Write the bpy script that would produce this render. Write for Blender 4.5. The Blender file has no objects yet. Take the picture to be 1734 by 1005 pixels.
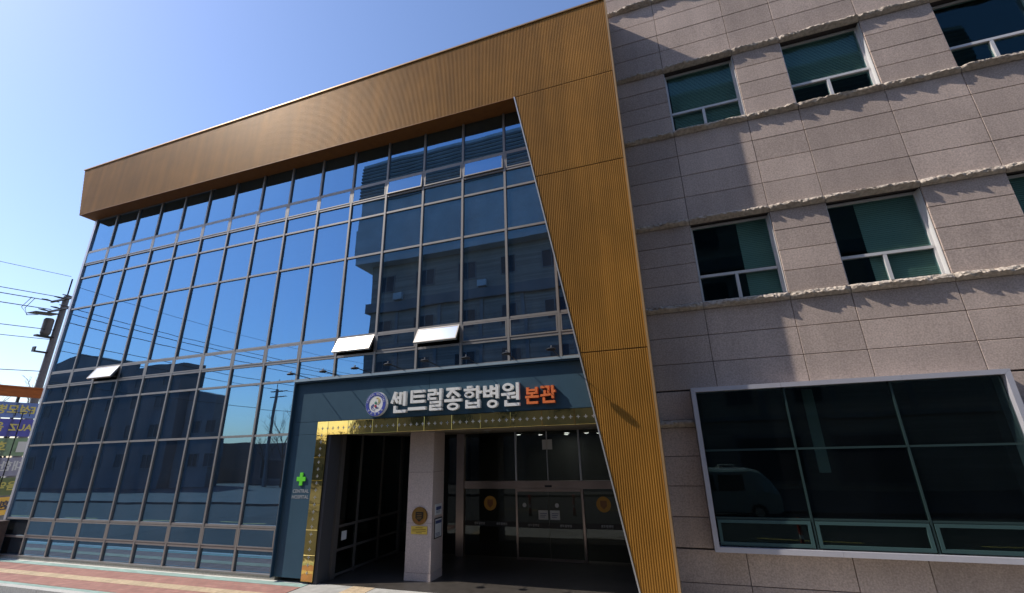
import bpy, bmesh, math, random
from mathutils import Vector, Matrix, noise
R = math.radians
random.seed(7)
scene = bpy.context.scene
COL = scene.collection

# ---------------------------------------------------------------- camera
cam_data = bpy.data.cameras.new('camera')
cam = bpy.data.objects.new('camera', cam_data)
COL.objects.link(cam)
cam_data.sensor_fit = 'HORIZONTAL'
cam_data.sensor_width = 36.0
cam_data.lens = 36.0 * 752.35 / 1734.0
cam_data.clip_start = 0.05
cam_data.clip_end = 3000
yaw, pitch, roll = R(-18.518), R(18.777), R(-1.562)
f_ = Vector((math.sin(yaw) * math.cos(pitch), math.cos(yaw) * math.cos(pitch), math.sin(pitch)))
r0 = Vector((math.cos(yaw), -math.sin(yaw), 0)); u0 = r0.cross(f_)
r_ = math.cos(roll) * r0 + math.sin(roll) * u0
u_ = -math.sin(roll) * r0 + math.cos(roll) * u0
mw = Matrix.Identity(4)
for i in range(3):
    mw[i][0], mw[i][1], mw[i][2] = r_[i], u_[i], -f_[i]
mw.translation = (21.729, -10.221, 2.989)
cam.matrix_world = mw
scene.camera = cam

# ---------------------------------------------------------------- sky, sun, exposure
TO_SUN = Vector((-3.2, -1.0, 3.32)).normalized()
world = bpy.data.worlds.new('World'); scene.world = world; world.use_nodes = True
wn = world.node_tree
sky = wn.nodes.new('ShaderNodeTexSky'); sky.sky_type = 'NISHITA'; sky.sun_disc = False
sky.sun_elevation = math.asin(TO_SUN.z)
sky.sun_rotation = math.atan2(TO_SUN.x, TO_SUN.y) % (2 * math.pi)
sky.altitude = 20; sky.air_density = 1.25; sky.dust_density = 0.8; sky.ozone_density = 3.0
bg = wn.nodes['Background']; bg.inputs[1].default_value = 0.14
wb = wn.nodes.new('ShaderNodeMix'); wb.data_type = 'RGBA'; wb.blend_type = 'MULTIPLY'; wb.inputs[0].default_value = 1.0
wb.inputs[7].default_value = (0.96, 0.97, 1.11, 1.0)          # even white balance of the whole sky
wn.links.new(sky.outputs[0], wb.inputs[6]); wn.links.new(wb.outputs[2], bg.inputs[0])
sun_data = bpy.data.lights.new('sun', 'SUN'); sun_data.energy = 4.0; sun_data.angle = R(0.53)
sun_data.color = (1.0, 0.94, 0.84)
sun = bpy.data.objects.new('sun', sun_data); COL.objects.link(sun)
sun.rotation_euler = (-TO_SUN).to_track_quat('-Z', 'Y').to_euler()
sun.location = (0, -20, 60)
vs = scene.view_settings
vs.view_transform = 'Standard'; vs.look = 'None'; vs.gamma = 1.0; vs.exposure = 0.35
try: vs.use_curve_mapping = False
except Exception: pass
scene.cycles.max_bounces = 8
scene.cycles.transparent_max_bounces = 12
scene.cycles.caustics_reflective = False
scene.cycles.caustics_refractive = False
scene.cycles.sample_clamp_indirect = 6.0
scene.cycles.use_denoising = True

# ---------------------------------------------------------------- materials
MATS = {}
def nd(nt, t, **kw):
    n = nt.nodes.new(t)
    for k, v in kw.items(): setattr(n, k, v)
    return n
def val(nt, sock, v):
    if hasattr(v, 'is_linked') or isinstance(v, bpy.types.NodeSocket): nt.links.new(v, sock)
    else: sock.default_value = v
def mat(name, col, rough=0.6, metal=0.0, var=0.0, nscale=6.0, namt=0.0, bump=0.0, bscale=40.0, stretch=(1, 1, 1), spec=0.4,
        streak=0.0, dirt=0.0, emit=None, estr=0.0, coat=0.0):
    """general procedural surface: base colour with noise mottling, per-object variation, streaks and fine relief"""
    m = bpy.data.materials.new(name); m.use_nodes = True; nt = m.node_tree
    b = nt.nodes['Principled BSDF']
    b.inputs['Roughness'].default_value = rough; b.inputs['Metallic'].default_value = metal
    b.inputs['Specular IOR Level'].default_value = spec; b.inputs['Coat Weight'].default_value = coat
    geo = nd(nt, 'ShaderNodeNewGeometry')
    mp = nd(nt, 'ShaderNodeMapping'); mp.inputs['Scale'].default_value = stretch
    nt.links.new(geo.outputs['Position'], mp.inputs[0])
    cur = nd(nt, 'ShaderNodeRGB'); cur.outputs[0].default_value = (*col, 1); c = cur.outputs[0]
    def mult(c, fac_sock, lo, hi):
        mr = nd(nt, 'ShaderNodeMapRange'); nt.links.new(fac_sock, mr.inputs[0])
        mr.inputs[1].default_value = 0.3; mr.inputs[2].default_value = 0.7
        mr.inputs[3].default_value = lo; mr.inputs[4].default_value = hi
        mx = nd(nt, 'ShaderNodeMix', data_type='RGBA', blend_type='MULTIPLY'); mx.inputs[0].default_value = 1
        nt.links.new(c, mx.inputs[6]); nt.links.new(mr.outputs[0], mx.inputs[7])
        return mx.outputs[2]
    if namt:
        n1 = nd(nt, 'ShaderNodeTexNoise'); n1.inputs['Scale'].default_value = nscale; n1.inputs['Detail'].default_value = 5
        nt.links.new(mp.outputs[0], n1.inputs[0]); c = mult(c, n1.outputs[0], 1 - namt, 1 + namt)
    if dirt:
        n2 = nd(nt, 'ShaderNodeTexNoise'); n2.inputs['Scale'].default_value = 0.55; n2.inputs['Detail'].default_value = 6
        nt.links.new(geo.outputs['Position'], n2.inputs[0]); c = mult(c, n2.outputs[0], 1 - dirt, 1 + dirt)
    if streak:
        m3 = nd(nt, 'ShaderNodeMapping'); m3.inputs['Scale'].default_value = (3.2, 3.2, 0.16)
        nt.links.new(geo.outputs['Position'], m3.inputs[0])
        n3 = nd(nt, 'ShaderNodeTexNoise'); n3.inputs['Scale'].default_value = 1.0; n3.inputs['Detail'].default_value = 7
        nt.links.new(m3.outputs[0], n3.inputs[0]); c = mult(c, n3.outputs[0], 1 - streak, 1 + streak)
    if var:
        oi = nd(nt, 'ShaderNodeObjectInfo')
        mr = nd(nt, 'ShaderNodeMapRange'); nt.links.new(oi.outputs['Random'], mr.inputs[0])
        mr.inputs[3].default_value = 1 - var; mr.inputs[4].default_value = 1 + var
        mx = nd(nt, 'ShaderNodeMix', data_type='RGBA', blend_type='MULTIPLY'); mx.inputs[0].default_value = 1
        nt.links.new(c, mx.inputs[6]); nt.links.new(mr.outputs[0], mx.inputs[7]); c = mx.outputs[2]
    nt.links.new(c, b.inputs['Base Color'])
    if bump:
        n4 = nd(nt, 'ShaderNodeTexNoise'); n4.inputs['Scale'].default_value = bscale; n4.inputs['Detail'].default_value = 4
        nt.links.new(mp.outputs[0], n4.inputs[0])
        bp = nd(nt, 'ShaderNodeBump'); bp.inputs['Strength'].default_value = bump; bp.inputs['Distance'].default_value = 0.02
        nt.links.new(n4.outputs[0], bp.inputs['Height']); nt.links.new(bp.outputs[0], b.inputs['Normal'])
    if emit:
        b.inputs['Emission Color'].default_value = (*emit, 1); b.inputs['Emission Strength'].default_value = estr
    MATS[name] = m
    return m
def glass(name, tint, through, base=0.35, rough=0.0, wave=0.012, wscale=0.7, ior=1.55, dust=0.0):
    """coated window glass: tinted mirror reflection over tinted see-through glass"""
    m = bpy.data.materials.new(name); m.use_nodes = True; nt = m.node_tree
    for n in list(nt.nodes): nt.nodes.remove(n)
    out = nd(nt, 'ShaderNodeOutputMaterial')
    g = nd(nt, 'ShaderNodeBsdfGlossy'); g.inputs['Color'].default_value = (*tint, 1); g.inputs['Roughness'].default_value = rough
    t = nd(nt, 'ShaderNodeBsdfTransparent'); t.inputs[0].default_value = (*through, 1)
    lw = nd(nt, 'ShaderNodeLayerWeight'); lw.inputs[0].default_value = 0.5      # Schlick curve, same from both faces of the pane
    fr = nd(nt, 'ShaderNodeMath', operation='POWER'); nt.links.new(lw.outputs['Facing'], fr.inputs[0]); fr.inputs[1].default_value = 4.0
    mr = nd(nt, 'ShaderNodeMapRange'); nt.links.new(fr.outputs[0], mr.inputs[0])
    mr.inputs[3].default_value = base; mr.inputs[4].default_value = 1.0
    mx = nd(nt, 'ShaderNodeMixShader'); nt.links.new(mr.outputs[0], mx.inputs[0])
    nt.links.new(t.outputs[0], mx.inputs[1]); nt.links.new(g.outputs[0], mx.inputs[2])
    last = mx
    if dust:
        df = nd(nt, 'ShaderNodeBsdfDiffuse'); df.inputs[0].default_value = (0.42, 0.45, 0.48, 1)
        geo2 = nd(nt, 'ShaderNodeNewGeometry'); mp2 = nd(nt, 'ShaderNodeMapping'); mp2.inputs['Scale'].default_value = (1.6, 1.6, 0.35)
        nz = nd(nt, 'ShaderNodeTexNoise'); nz.inputs['Scale'].default_value = 1.0; nz.inputs['Detail'].default_value = 6
        nt.links.new(geo2.outputs['Position'], mp2.inputs[0]); nt.links.new(mp2.outputs[0], nz.inputs[0])
        m2 = nd(nt, 'ShaderNodeMapRange'); nt.links.new(nz.outputs[0], m2.inputs[0]); m2.inputs[1].default_value = 0.3; m2.inputs[2].default_value = 0.7
        m2.inputs[3].default_value = dust * 0.5; m2.inputs[4].default_value = dust * 1.5
        last = nd(nt, 'ShaderNodeMixShader'); nt.links.new(m2.outputs[0], last.inputs[0]); nt.links.new(mx.outputs[0], last.inputs[1]); nt.links.new(df.outputs[0], last.inputs[2])
    nt.links.new(last.outputs[0], out.inputs[0])
    if wave:
        geo = nd(nt, 'ShaderNodeNewGeometry'); n4 = nd(nt, 'ShaderNodeTexNoise')
        n4.inputs['Scale'].default_value = wscale; n4.inputs['Detail'].default_value = 1.5
        nt.links.new(geo.outputs['Position'], n4.inputs[0])
        bp = nd(nt, 'ShaderNodeBump'); bp.inputs['Strength'].default_value = 1.0; bp.inputs['Distance'].default_value = wave
        nt.links.new(n4.outputs[0], bp.inputs['Height']); nt.links.new(bp.outputs[0], g.inputs['Normal'])
    MATS[name] = m
    return m

mat('granite', (0.47, 0.37, 0.318), 0.85, var=0.11, streak=0.07, nscale=34, namt=0.22, bump=0.35, bscale=110, dirt=0.10, spec=0.2)
mat('granite_rock', (0.47, 0.40, 0.335), 0.9, var=0.08, nscale=14, namt=0.28, bump=0.9, bscale=26, spec=0.15)
mat('granite_joint', (0.06, 0.05, 0.048), 0.95, namt=0.2, nscale=5)
mat('granite_column', (0.50, 0.41, 0.375), 0.6, var=0.04, nscale=60, namt=0.22, bump=0.25, bscale=80, spec=0.3)
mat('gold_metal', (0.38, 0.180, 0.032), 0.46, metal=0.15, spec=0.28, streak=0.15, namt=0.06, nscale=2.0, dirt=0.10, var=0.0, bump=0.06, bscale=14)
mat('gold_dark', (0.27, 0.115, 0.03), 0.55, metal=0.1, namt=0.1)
mat('gold_trim', (0.52, 0.32, 0.15), 0.40, metal=0.5, namt=0.05)
mat('cap_flash', (0.55, 0.53, 0.52), 0.35, metal=0.6)
mat('mullion', (0.30, 0.275, 0.255), 0.42, metal=0.45, var=0.04, streak=0.06)
mat('post_silver', (0.55, 0.53, 0.55), 0.4, metal=0.5, streak=0.06)
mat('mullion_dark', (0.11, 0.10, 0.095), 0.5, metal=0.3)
mat('bay_bar', (0.03, 0.055, 0.055), 0.4, metal=0.3)
mat('gasket', (0.012, 0.012, 0.014), 0.7)
mat('plinth_stone', (0.34, 0.31, 0.27), 0.8, var=0.05, namt=0.18, nscale=20, bump=0.3)
mat('navy_panel', (0.046, 0.094, 0.135), 0.6, namt=0.05, nscale=3, var=0.02, bump=0.12, bscale=120, spec=0.12)
mat('navy_edge', (0.022, 0.055, 0.090), 0.5, spec=0.15)
mat('ledge', (0.33, 0.42, 0.47), 0.4, metal=0.3)
mat('gold_mirror', (0.74, 0.58, 0.21), 0.06, metal=1.0, namt=0.10, nscale=1.6, bump=0.22, bscale=2.6)
mat('steel', (0.55, 0.55, 0.55), 0.3, metal=0.9, namt=0.05)
mat('steel_warm', (0.34, 0.27, 0.24), 0.28, metal=0.8, namt=0.12, nscale=1.5)
mat('letter_white', (0.80, 0.78, 0.74), 0.5, dirt=0.05)
mat('letter_orange', (0.78, 0.19, 0.055), 0.45)
mat('sign_white', (0.78, 0.78, 0.80), 0.4)
mat('sign_blue', (0.055, 0.075, 0.36), 0.4)
mat('sign_yellow', (0.72, 0.56, 0.10), 0.45)
mat('sign_green', (0.03, 0.24, 0.14), 0.45)
mat('sign_red', (0.45, 0.03, 0.06), 0.5)
mat('cross_green', (0.12, 0.55, 0.03), 0.4, emit=(0.15, 0.75, 0.05), estr=0.12)
mat('sign_grey', (0.62, 0.62, 0.62), 0.5)
mat('sign_thin', (0.42, 0.43, 0.44), 0.5)
mat('black_metal', (0.02, 0.02, 0.022), 0.45, metal=0.3)
mat('wire_black', (0.012, 0.012, 0.014), 0.6)
mat('frame_white', (0.66, 0.64, 0.63), 0.35, metal=0.15, var=0.03, streak=0.05)
mat('bay_frame', (0.54, 0.52, 0.56), 0.40, metal=0.35, var=0.03, namt=0.03)
mat('teal_frame', (0.055, 0.105, 0.105), 0.35, metal=0.3, var=0.05)
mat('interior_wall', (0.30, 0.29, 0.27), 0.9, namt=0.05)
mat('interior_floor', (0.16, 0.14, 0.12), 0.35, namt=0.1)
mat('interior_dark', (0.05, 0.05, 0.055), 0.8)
mat('blind', (0.46, 0.47, 0.42), 0.85, namt=0.08, stretch=(1, 1, 30), nscale=2)
mat('ceiling_panel', (0.20, 0.17, 0.13), 0.6, namt=0.06)
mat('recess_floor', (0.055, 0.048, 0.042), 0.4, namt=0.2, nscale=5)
mat('lamp_lit', (1, 1, 1), 0.5, emit=(1.0, 0.97, 0.90), estr=15.0)
mat('lamp_off', (0.55, 0.53, 0.50), 0.4)
mat('concrete', (0.40, 0.385, 0.35), 0.85, namt=0.16, nscale=4, dirt=0.12, bump=0.2)
mat('far_paving', (0.085, 0.082, 0.08), 0.9, namt=0.2, nscale=3, dirt=0.2)
mat('pole_concrete', (0.20, 0.19, 0.19), 0.85, namt=0.14, nscale=8)
mat('asphalt', (0.043, 0.043, 0.044), 0.9, namt=0.25, nscale=30, dirt=0.18, bump=0.3, bscale=120)
mat('kerb_stone', (0.50, 0.49, 0.46), 0.75, var=0.07, namt=0.12, nscale=20)
mat('mint_paint', (0.30, 0.42, 0.37), 0.7, namt=0.22, nscale=3, stretch=(1, 6, 1), dirt=0.15)
mat('pale_paint', (0.62, 0.62, 0.56), 0.7, namt=0.12, nscale=6)
mat('tactile', (0.52, 0.40, 0.26), 0.8, var=0.12, namt=0.15, nscale=12)
mat('road_yellow', (0.60, 0.42, 0.12), 0.7, namt=0.2, nscale=8)
mat('road_white', (0.68, 0.68, 0.66), 0.7, namt=0.2, nscale=8)
mat('earth', (0.16, 0.15, 0.12), 0.95, namt=0.3, nscale=0.5)
mat('opp_pale', (0.52, 0.53, 0.53), 0.8, namt=0.08, var=0.05, dirt=0.1)
mat('opp_brown', (0.29, 0.24, 0.20), 0.85, namt=0.32, stretch=(0.05, 0.05, 5.0), nscale=1.3, var=0.06, dirt=0.12)
mat('opp_dark', (0.16, 0.16, 0.165), 0.85, namt=0.10, dirt=0.12, var=0.08)
mat('opp_grey', (0.20, 0.20, 0.20), 0.85, namt=0.12, dirt=0.15)
mat('opp_glass', (0.035, 0.045, 0.055), 0.5, var=0.4, spec=0.25)
mat('rust_beam', (0.42, 0.115, 0.022), 0.6, namt=0.2, nscale=3, stretch=(1, 1, 4))
mat('ban_blue', (0.26, 0.35, 0.58), 0.8, namt=0.06)
mat('ban_violet', (0.20, 0.21, 0.50), 0.8, namt=0.06)
mat('ban_sage', (0.33, 0.42, 0.32), 0.8, namt=0.06)
mat('ban_grey', (0.40, 0.40, 0.48), 0.8, namt=0.08)
mat('ban_olive', (0.26, 0.30, 0.19), 0.8, namt=0.06)
mat('ban_yellow', (0.72, 0.55, 0.20), 0.8, namt=0.06)
mat('ban_text_yellow', (0.80, 0.70, 0.22), 0.8)
mat('ban_text_white', (0.80, 0.80, 0.80), 0.8)
mat('ban_text_dark', (0.10, 0.11, 0.16), 0.8)
mat('bark', (0.085, 0.07, 0.06), 0.95, namt=0.25, nscale=10)
mat('van_roof_lit', (0.62, 0.63, 0.64), 0.25, coat=0.5)  # van paint kept paler: sunlight on the roof put into the colour
mat('van_body_shaded', (0.34, 0.38, 0.36), 0.3, coat=0.5)  # same van paint toned down: shade on the side put into the colour
mat('van_glass', (0.015, 0.02, 0.022), 0.05, spec=0.8)
mat('tyre', (0.02, 0.02, 0.02), 0.8)
mat('post_red', (0.62, 0.06, 0.03), 0.5)
mat('transformer', (0.16, 0.14, 0.13), 0.55, metal=0.3, namt=0.2, nscale=4)
mat('insulator', (0.06, 0.05, 0.05), 0.3)
mat('bronze', (0.30, 0.17, 0.05), 0.35, metal=0.8, namt=0.1)
mat('bronze_dark', (0.03, 0.028, 0.022), 0.4, metal=0.4)
mat('brass_plate', (0.70, 0.52, 0.10), 0.35, metal=0.5)
mat('notice_white', (0.62, 0.63, 0.64), 0.6)
mat('notice_blue', (0.06, 0.08, 0.20), 0.6)
mat('sticker_orange', (0.50, 0.24, 0.03), 0.5)
mat('sticker_core', (0.25, 0.10, 0.03), 0.5)
mat('door_band', (0.012, 0.012, 0.013), 0.4)
mat('low_wall_stone', (0.115, 0.085, 0.072), 0.8, namt=0.2, nscale=14, bump=0.4)
mat('hedge_leaf', (0.05, 0.07, 0.035), 0.8, var=0.1, namt=0.3, nscale=2)
for nm in ('ban_blue', 'ban_violet', 'ban_sage', 'ban_grey', 'ban_olive', 'ban_yellow'):
    nt = MATS[nm].node_tree; pb = nt.nodes['Principled BSDF']; out = nt.nodes['Material Output']
    tl = nd(nt, 'ShaderNodeBsdfTranslucent'); nt.links.new(pb.inputs['Base Color'].links[0].from_socket, tl.inputs[0])
    mx = nd(nt, 'ShaderNodeMixShader'); mx.inputs[0].default_value = 0.45
    nt.links.new(pb.outputs[0], mx.inputs[1]); nt.links.new(tl.outputs[0], mx.inputs[2]); nt.links.new(mx.outputs[0], out.inputs[0])
# red interlocking pavers: small blocks as colour and fine relief only
def paver_mat():
    m = bpy.data.materials.new('red_pavers'); m.use_nodes = True; nt = m.node_tree; b = nt.nodes['Principled BSDF']
    geo = nd(nt, 'ShaderNodeNewGeometry'); br = nd(nt, 'ShaderNodeTexBrick')
    nt.links.new(geo.outputs['Position'], br.inputs[0])
    br.inputs['Color1'].default_value = (0.40, 0.20, 0.16, 1); br.inputs['Color2'].default_value = (0.33, 0.155, 0.125, 1)
    br.inputs['Mortar'].default_value = (0.25, 0.16, 0.13, 1); br.inputs['Scale'].default_value = 1.0
    br.inputs['Brick Width'].default_value = 0.22; br.inputs['Row Height'].default_value = 0.11
    br.inputs['Mortar Size'].default_value = 0.006; br.inputs['Bias'].default_value = 0.0
    n1 = nd(nt, 'ShaderNodeTexNoise'); n1.inputs['Scale'].default_value = 2.2; n1.inputs['Detail'].default_value = 6
    nt.links.new(geo.outputs['Position'], n1.inputs[0])
    mr = nd(nt, 'ShaderNodeMapRange'); nt.links.new(n1.outputs[0], mr.inputs[0]); mr.inputs[3].default_value = 0.72; mr.inputs[4].default_value = 1.3
    mx = nd(nt, 'ShaderNodeMix', data_type='RGBA', blend_type='MULTIPLY'); mx.inputs[0].default_value = 1
    nt.links.new(br.outputs[0], mx.inputs[6]); nt.links.new(mr.outputs[0], mx.inputs[7])
    nt.links.new(mx.outputs[2], b.inputs['Base Color']); b.inputs['Roughness'].default_value = 0.85
    bp = nd(nt, 'ShaderNodeBump'); bp.inputs['Distance'].default_value = 0.004; bp.invert = True
    nt.links.new(br.outputs['Fac'], bp.inputs['Height']); nt.links.new(bp.outputs[0], b.inputs['Normal'])
    MATS['red_pavers'] = m
paver_mat()
glass('curtain_glass', (0.24, 0.47, 0.72), (0.42, 0.52, 0.56), base=0.54, rough=0.008, wave=0.003, wscale=0.55, dust=0.034)
glass('glare_glass', (0.82, 0.86, 0.90), (0.16, 0.22, 0.25), base=0.75, rough=0.24, wave=0.0)  # open panes: sun glare helped by a brighter, rougher copy of the glass
glass('stone_glass', (0.18, 0.32, 0.38), (0.74, 0.88, 0.86), base=0.06, wave=0.0015, wscale=0.8)
glass('bay_glass', (0.11, 0.16, 0.16), (0.60, 0.72, 0.72), base=0.20, wave=0.004, wscale=0.6, dust=0.005)
glass('door_glass', (0.26, 0.28, 0.28), (0.62, 0.66, 0.65), base=0.11, wave=0.003, wscale=0.6)

# ---------------------------------------------------------------- mesh helpers
class MB:
    """collects faces; build() links them as one mesh object"""
    def __init__(s): s.v = []; s.f = []
    def add(s, vs, fs):
        o = len(s.v); s.v += [tuple(v) for v in vs]; s.f += [tuple(i + o for i in f) for f in fs]; return s
    def box(s, x0, x1, y0, y1, z0, z1):
        return s.add([(x0, y0, z0), (x1, y0, z0), (x1, y1, z0), (x0, y1, z0), (x0, y0, z1), (x1, y0, z1), (x1, y1, z1), (x0, y1, z1)],
                     [(0, 3, 2, 1), (4, 5, 6, 7), (0, 1, 5, 4), (1, 2, 6, 5), (2, 3, 7, 6), (3, 0, 4, 7)])
    def quad(s, *p): return s.add(p, [tuple(range(len(p)))])
    def prism_xz(s, poly, y0, y1):
        """poly of (x, z), extruded along y (y0 = front)"""
        n = len(poly)
        a = sum(poly[i][0] * poly[(i + 1) % n][1] - poly[(i + 1) % n][0] * poly[i][1] for i in range(n))
        if a < 0: poly = poly[::-1]
        s.add([(x, y0, z) for x, z in poly] + [(x, y1, z) for x, z in poly],
              [tuple(range(n)), tuple(range(2 * n - 1, n - 1, -1))] + [(i, i + n, (i + 1) % n + n, (i + 1) % n) for i in range(n)])
        return s
    def tube(s, pts, rad, n=6, cap=True):
        rads = rad if isinstance(rad, (list, tuple)) else [rad] * len(pts)
        pts = [Vector(p) for p in pts]; rings = []
        for i, p in enumerate(pts):
            d = (pts[min(i + 1, len(pts) - 1)] - pts[max(i - 1, 0)]).normalized()
            a = d.orthogonal().normalized() if abs(d.z) > 0.9 else d.cross(Vector((0, 0, 1))).normalized()
            b = d.cross(a)
            rings.append([p + rads[i] * (a * math.cos(2 * math.pi * k / n) + b * math.sin(2 * math.pi * k / n)) for k in range(n)])
        o = [v for r in rings for v in r]; fs = []
        for i in range(len(pts) - 1):
            for k in range(n):
                fs.append((i * n + k, i * n + (k + 1) % n, (i + 1) * n + (k + 1) % n, (i + 1) * n + k))
        if cap: fs += [tuple(range(n - 1, -1, -1)), tuple((len(pts) - 1) * n + k for k in range(n))]
        return s.add(o, fs)
    def disc_y(s, cx, cz, rx, rz, y0, y1, n=40, inner=None):
        """upright disc (or ring when inner is a fraction) facing -y"""
        ang = [2 * math.pi * k / n for k in range(n)]
        if inner is None:
            return s.prism_xz([(cx + rx * math.cos(a), cz + rz * math.sin(a)) for a in ang], y0, y1)
        ix, iz = inner
        o = [(cx + rx * math.cos(a), cz + rz * math.sin(a)) for a in ang]; q = [(cx + ix * math.cos(a), cz + iz * math.sin(a)) for a in ang]
        vs = [(x, y0, z) for x, z in o] + [(x, y0, z) for x, z in q] + [(x, y1, z) for x, z in o] + [(x, y1, z) for x, z in q]
        fs = []
        for k in range(n):
            j = (k + 1) % n
            fs += [(k, j, n + j, n + k), (2 * n + j, 2 * n + k, 3 * n + k, 3 * n + j), (k, 2 * n + k, 2 * n + j, j), (n + j, 3 * n + j, 3 * n + k, n + k)]
        return s.add(vs, fs)
    def mesh(s, name, m, smooth=False):
        me = bpy.data.meshes.new(name); me.from_pydata(s.v, [], s.f); me.materials.append(MATS[m])
        if smooth:
            for p in me.polygons: p.use_smooth = True
        me.update()
        return me
    def build(s, name, m, parent=None, origin=None, smooth=False):
        """geometry is given in world coordinates; the object's origin goes to `origin` or to its lowest middle"""
        if origin is None:
            xs = [v[0] for v in s.v]; ys = [v[1] for v in s.v]; zs = [v[2] for v in s.v]
            origin = ((min(xs) + max(xs)) / 2, (min(ys) + max(ys)) / 2, min(zs))
        s.v = [(a - origin[0], b - origin[1], c - origin[2]) for a, b, c in s.v]
        return link(name, s.mesh(name, m, smooth), parent, origin)
WLOC = {}
def link(name, me, parent, origin):
    o = bpy.data.objects.new(name, me); COL.objects.link(o)
    WLOC[o.name] = Vector(origin)
    o.parent = parent
    o.location = Vector(origin) - (WLOC[parent.name] if parent else Vector((0, 0, 0)))
    return o
def empty(name, loc):
    return link(name, None, None, loc)
def tag(o, label=None, cat=None, group=None, kind=None):
    if label: o['label'] = label
    if cat: o['category'] = cat
    if group: o['group'] = group
    if kind: o['kind'] = kind
    return o
CACHE = {}
def block(name, m, parent, x0, x1, y0, y1, z0, z1, ch=0.0, rot=None):
    """a box part, mesh shared between equal sizes; ch = chamfer on the front edges"""
    w, d, h = x1 - x0, y1 - y0, z1 - z0
    key = (name, m, round(w, 3), round(d, 3), round(h, 3), ch)
    if key not in CACHE:
        b = MB(); a, e, g = w / 2, d / 2, h / 2
        if ch:
            c = ch
            b.add([(-a, -e + c, -g), (a, -e + c, -g), (a, -e + c, g), (-a, -e + c, g),
                   (-a + c, -e, -g + c), (a - c, -e, -g + c), (a - c, -e, g - c), (-a + c, -e, g - c),
                   (-a, e, -g), (a, e, -g), (a, e, g), (-a, e, g)],
                  [(4, 5, 6, 7), (0, 1, 5, 4), (1, 2, 6, 5), (2, 3, 7, 6), (3, 0, 4, 7), (0, 8, 9, 1), (1, 9, 10, 2), (2, 10, 11, 3), (3, 11, 8, 0), (9, 8, 11, 10)])
        else: b.box(-a, a, -e, e, -g, g)
        CACHE[key] = b.mesh(name, m)
    o = link(name, CACHE[key], parent, ((x0 + x1) / 2, (y0 + y1) / 2, (z0 + z1) / 2))
    if rot: o.rotation_euler = rot
    return o
FONT_CACHE = {}
def text_mb(s, size, align='CENTER', mirror=False, depth=0.002, bold=0.0):
    """lettering from the built-in font as (verts, faces) in the x-z plane facing -y"""
    cu = bpy.data.curves.new('lettering', 'FONT'); cu.body = s; cu.size = size; cu.align_x = align; cu.align_y = 'CENTER'
    cu.extrude = depth; cu.offset = bold; cu.resolution_u = 3
    ob = bpy.data.objects.new('lettering', cu); COL.objects.link(ob)
    dg = bpy.context.evaluated_depsgraph_get(); me = bpy.data.meshes.new_from_object(ob.evaluated_get(dg))
    sx = -1 if mirror else 1
    vs = [(sx * v.co.x, -v.co.z, v.co.y) for v in me.vertices]; fs = [tuple(p.vertices) for p in me.polygons]
    bpy.data.objects.remove(ob); bpy.data.curves.remove(cu); bpy.data.meshes.remove(me)
    return vs, fs
def text_part(name, s, size, m, parent, loc, rotz=0.0, mirror=False, align='CENTER', bold=0.0, rot_plane=0.0, depth=0.002):
    vs, fs = text_mb(s, size, align, mirror, depth, bold)
    cr, sr = math.cos(rot_plane), math.sin(rot_plane); c, q = math.cos(rotz), math.sin(rotz)
    out = []
    for x, y, z in vs:
        x, z = x * cr - z * sr, x * sr + z * cr
        out.append((x * c - y * q, x * q + y * c, z))
    b = MB(); b.add(out, fs)
    return link(name, b.mesh(name, m), parent, loc)

# ================================================================= SETTING: ground, road, pavement
b = MB(); b.quad((-900, -900, -0.19), (900, -900, -0.19), (900, 900, -0.19), (-900, 900, -0.19))
tag(b.build('ground', 'earth', origin=(0, 0, -0.19)), kind='structure')
b = MB(); b.quad((-160, -14.2, -0.15), (160, -14.2, -0.15), (160, -2.1, -0.15), (-160, -2.1, -0.15))
b.quad((-16.5, -2.1, -0.15), (-9.5, -2.1, -0.15), (-9.5, 90, -0.15), (-16.5, 90, -0.15))
road = tag(b.build('road', 'asphalt', origin=(0, -8, -0.15)), kind='structure')
b = MB()
for k in range(-24, 26): b.box(k * 6.0, k * 6.0 + 3.0, -8.2, -8.05, -0.149, -0.145)
b.build('lane_marking', 'road_yellow', road)
b = MB(); b.box(-9.0, 60, -2.62, -2.5, -0.149, -0.145); b.build('edge_line', 'road_yellow', road)
pave = empty('sidewalk', (6, -1, -0.15)); tag(pave, kind='structure')
def slab(name, m, x0, x1, y0, y1, z1, z0=-0.15):
    q = MB(); q.box(x0, x1, y0, y1, z0, z1); return q.build(name, m, pave)
slab('base_slab', 'concrete', -9.3, 60, -1.96, 12.0, -0.012)
slab('red_paving', 'red_pavers', -9.0, 12.98, -1.80, -0.40, 0.0, -0.010)
slab('painted_strip', 'mint_paint', -9.0, 12.98, -0.38, -0.17, 0.0, -0.010)
slab('painted_strip', 'pale_paint', -9.0, 12.98, -0.165, -0.06, 0.004, -0.010)
slab('painted_strip', 'mint_paint', -9.0, 12.98, -1.955, -1.82, 0.0, -0.010)
slab('entrance_apron', 'concrete', 13.02, 60, -1.94, -0.02, 0.0, -0.010)
for k in range(44):
    x = -9.0 + k * 1.56
    block('kerb_block', 'kerb_stone', pave, x, x + 1.545, -2.14, -1.97, -0.15, 0.006)
for k in range(72):
    x = -8.6 + k * 0.302
    if x > 12.6: break
    block('tactile_tile', 'tactile', pave, x, x + 0.294, -1.27, -0.976, -0.01, 0.006)
for k in range(7):
    for j in range(2):
        block('tactile_tile', 'tactile', pave, 14.20 + j * 0.302, 14.494 + j * 0.302, -1.9 + k * 0.302, -1.606 + k * 0.302, -0.01, 0.006)
b = MB(); b.box(-160, 160, -42, -14.2, -0.15, -0.01)
tag(b.build('pavement', 'far_paving'), kind='structure')

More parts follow.
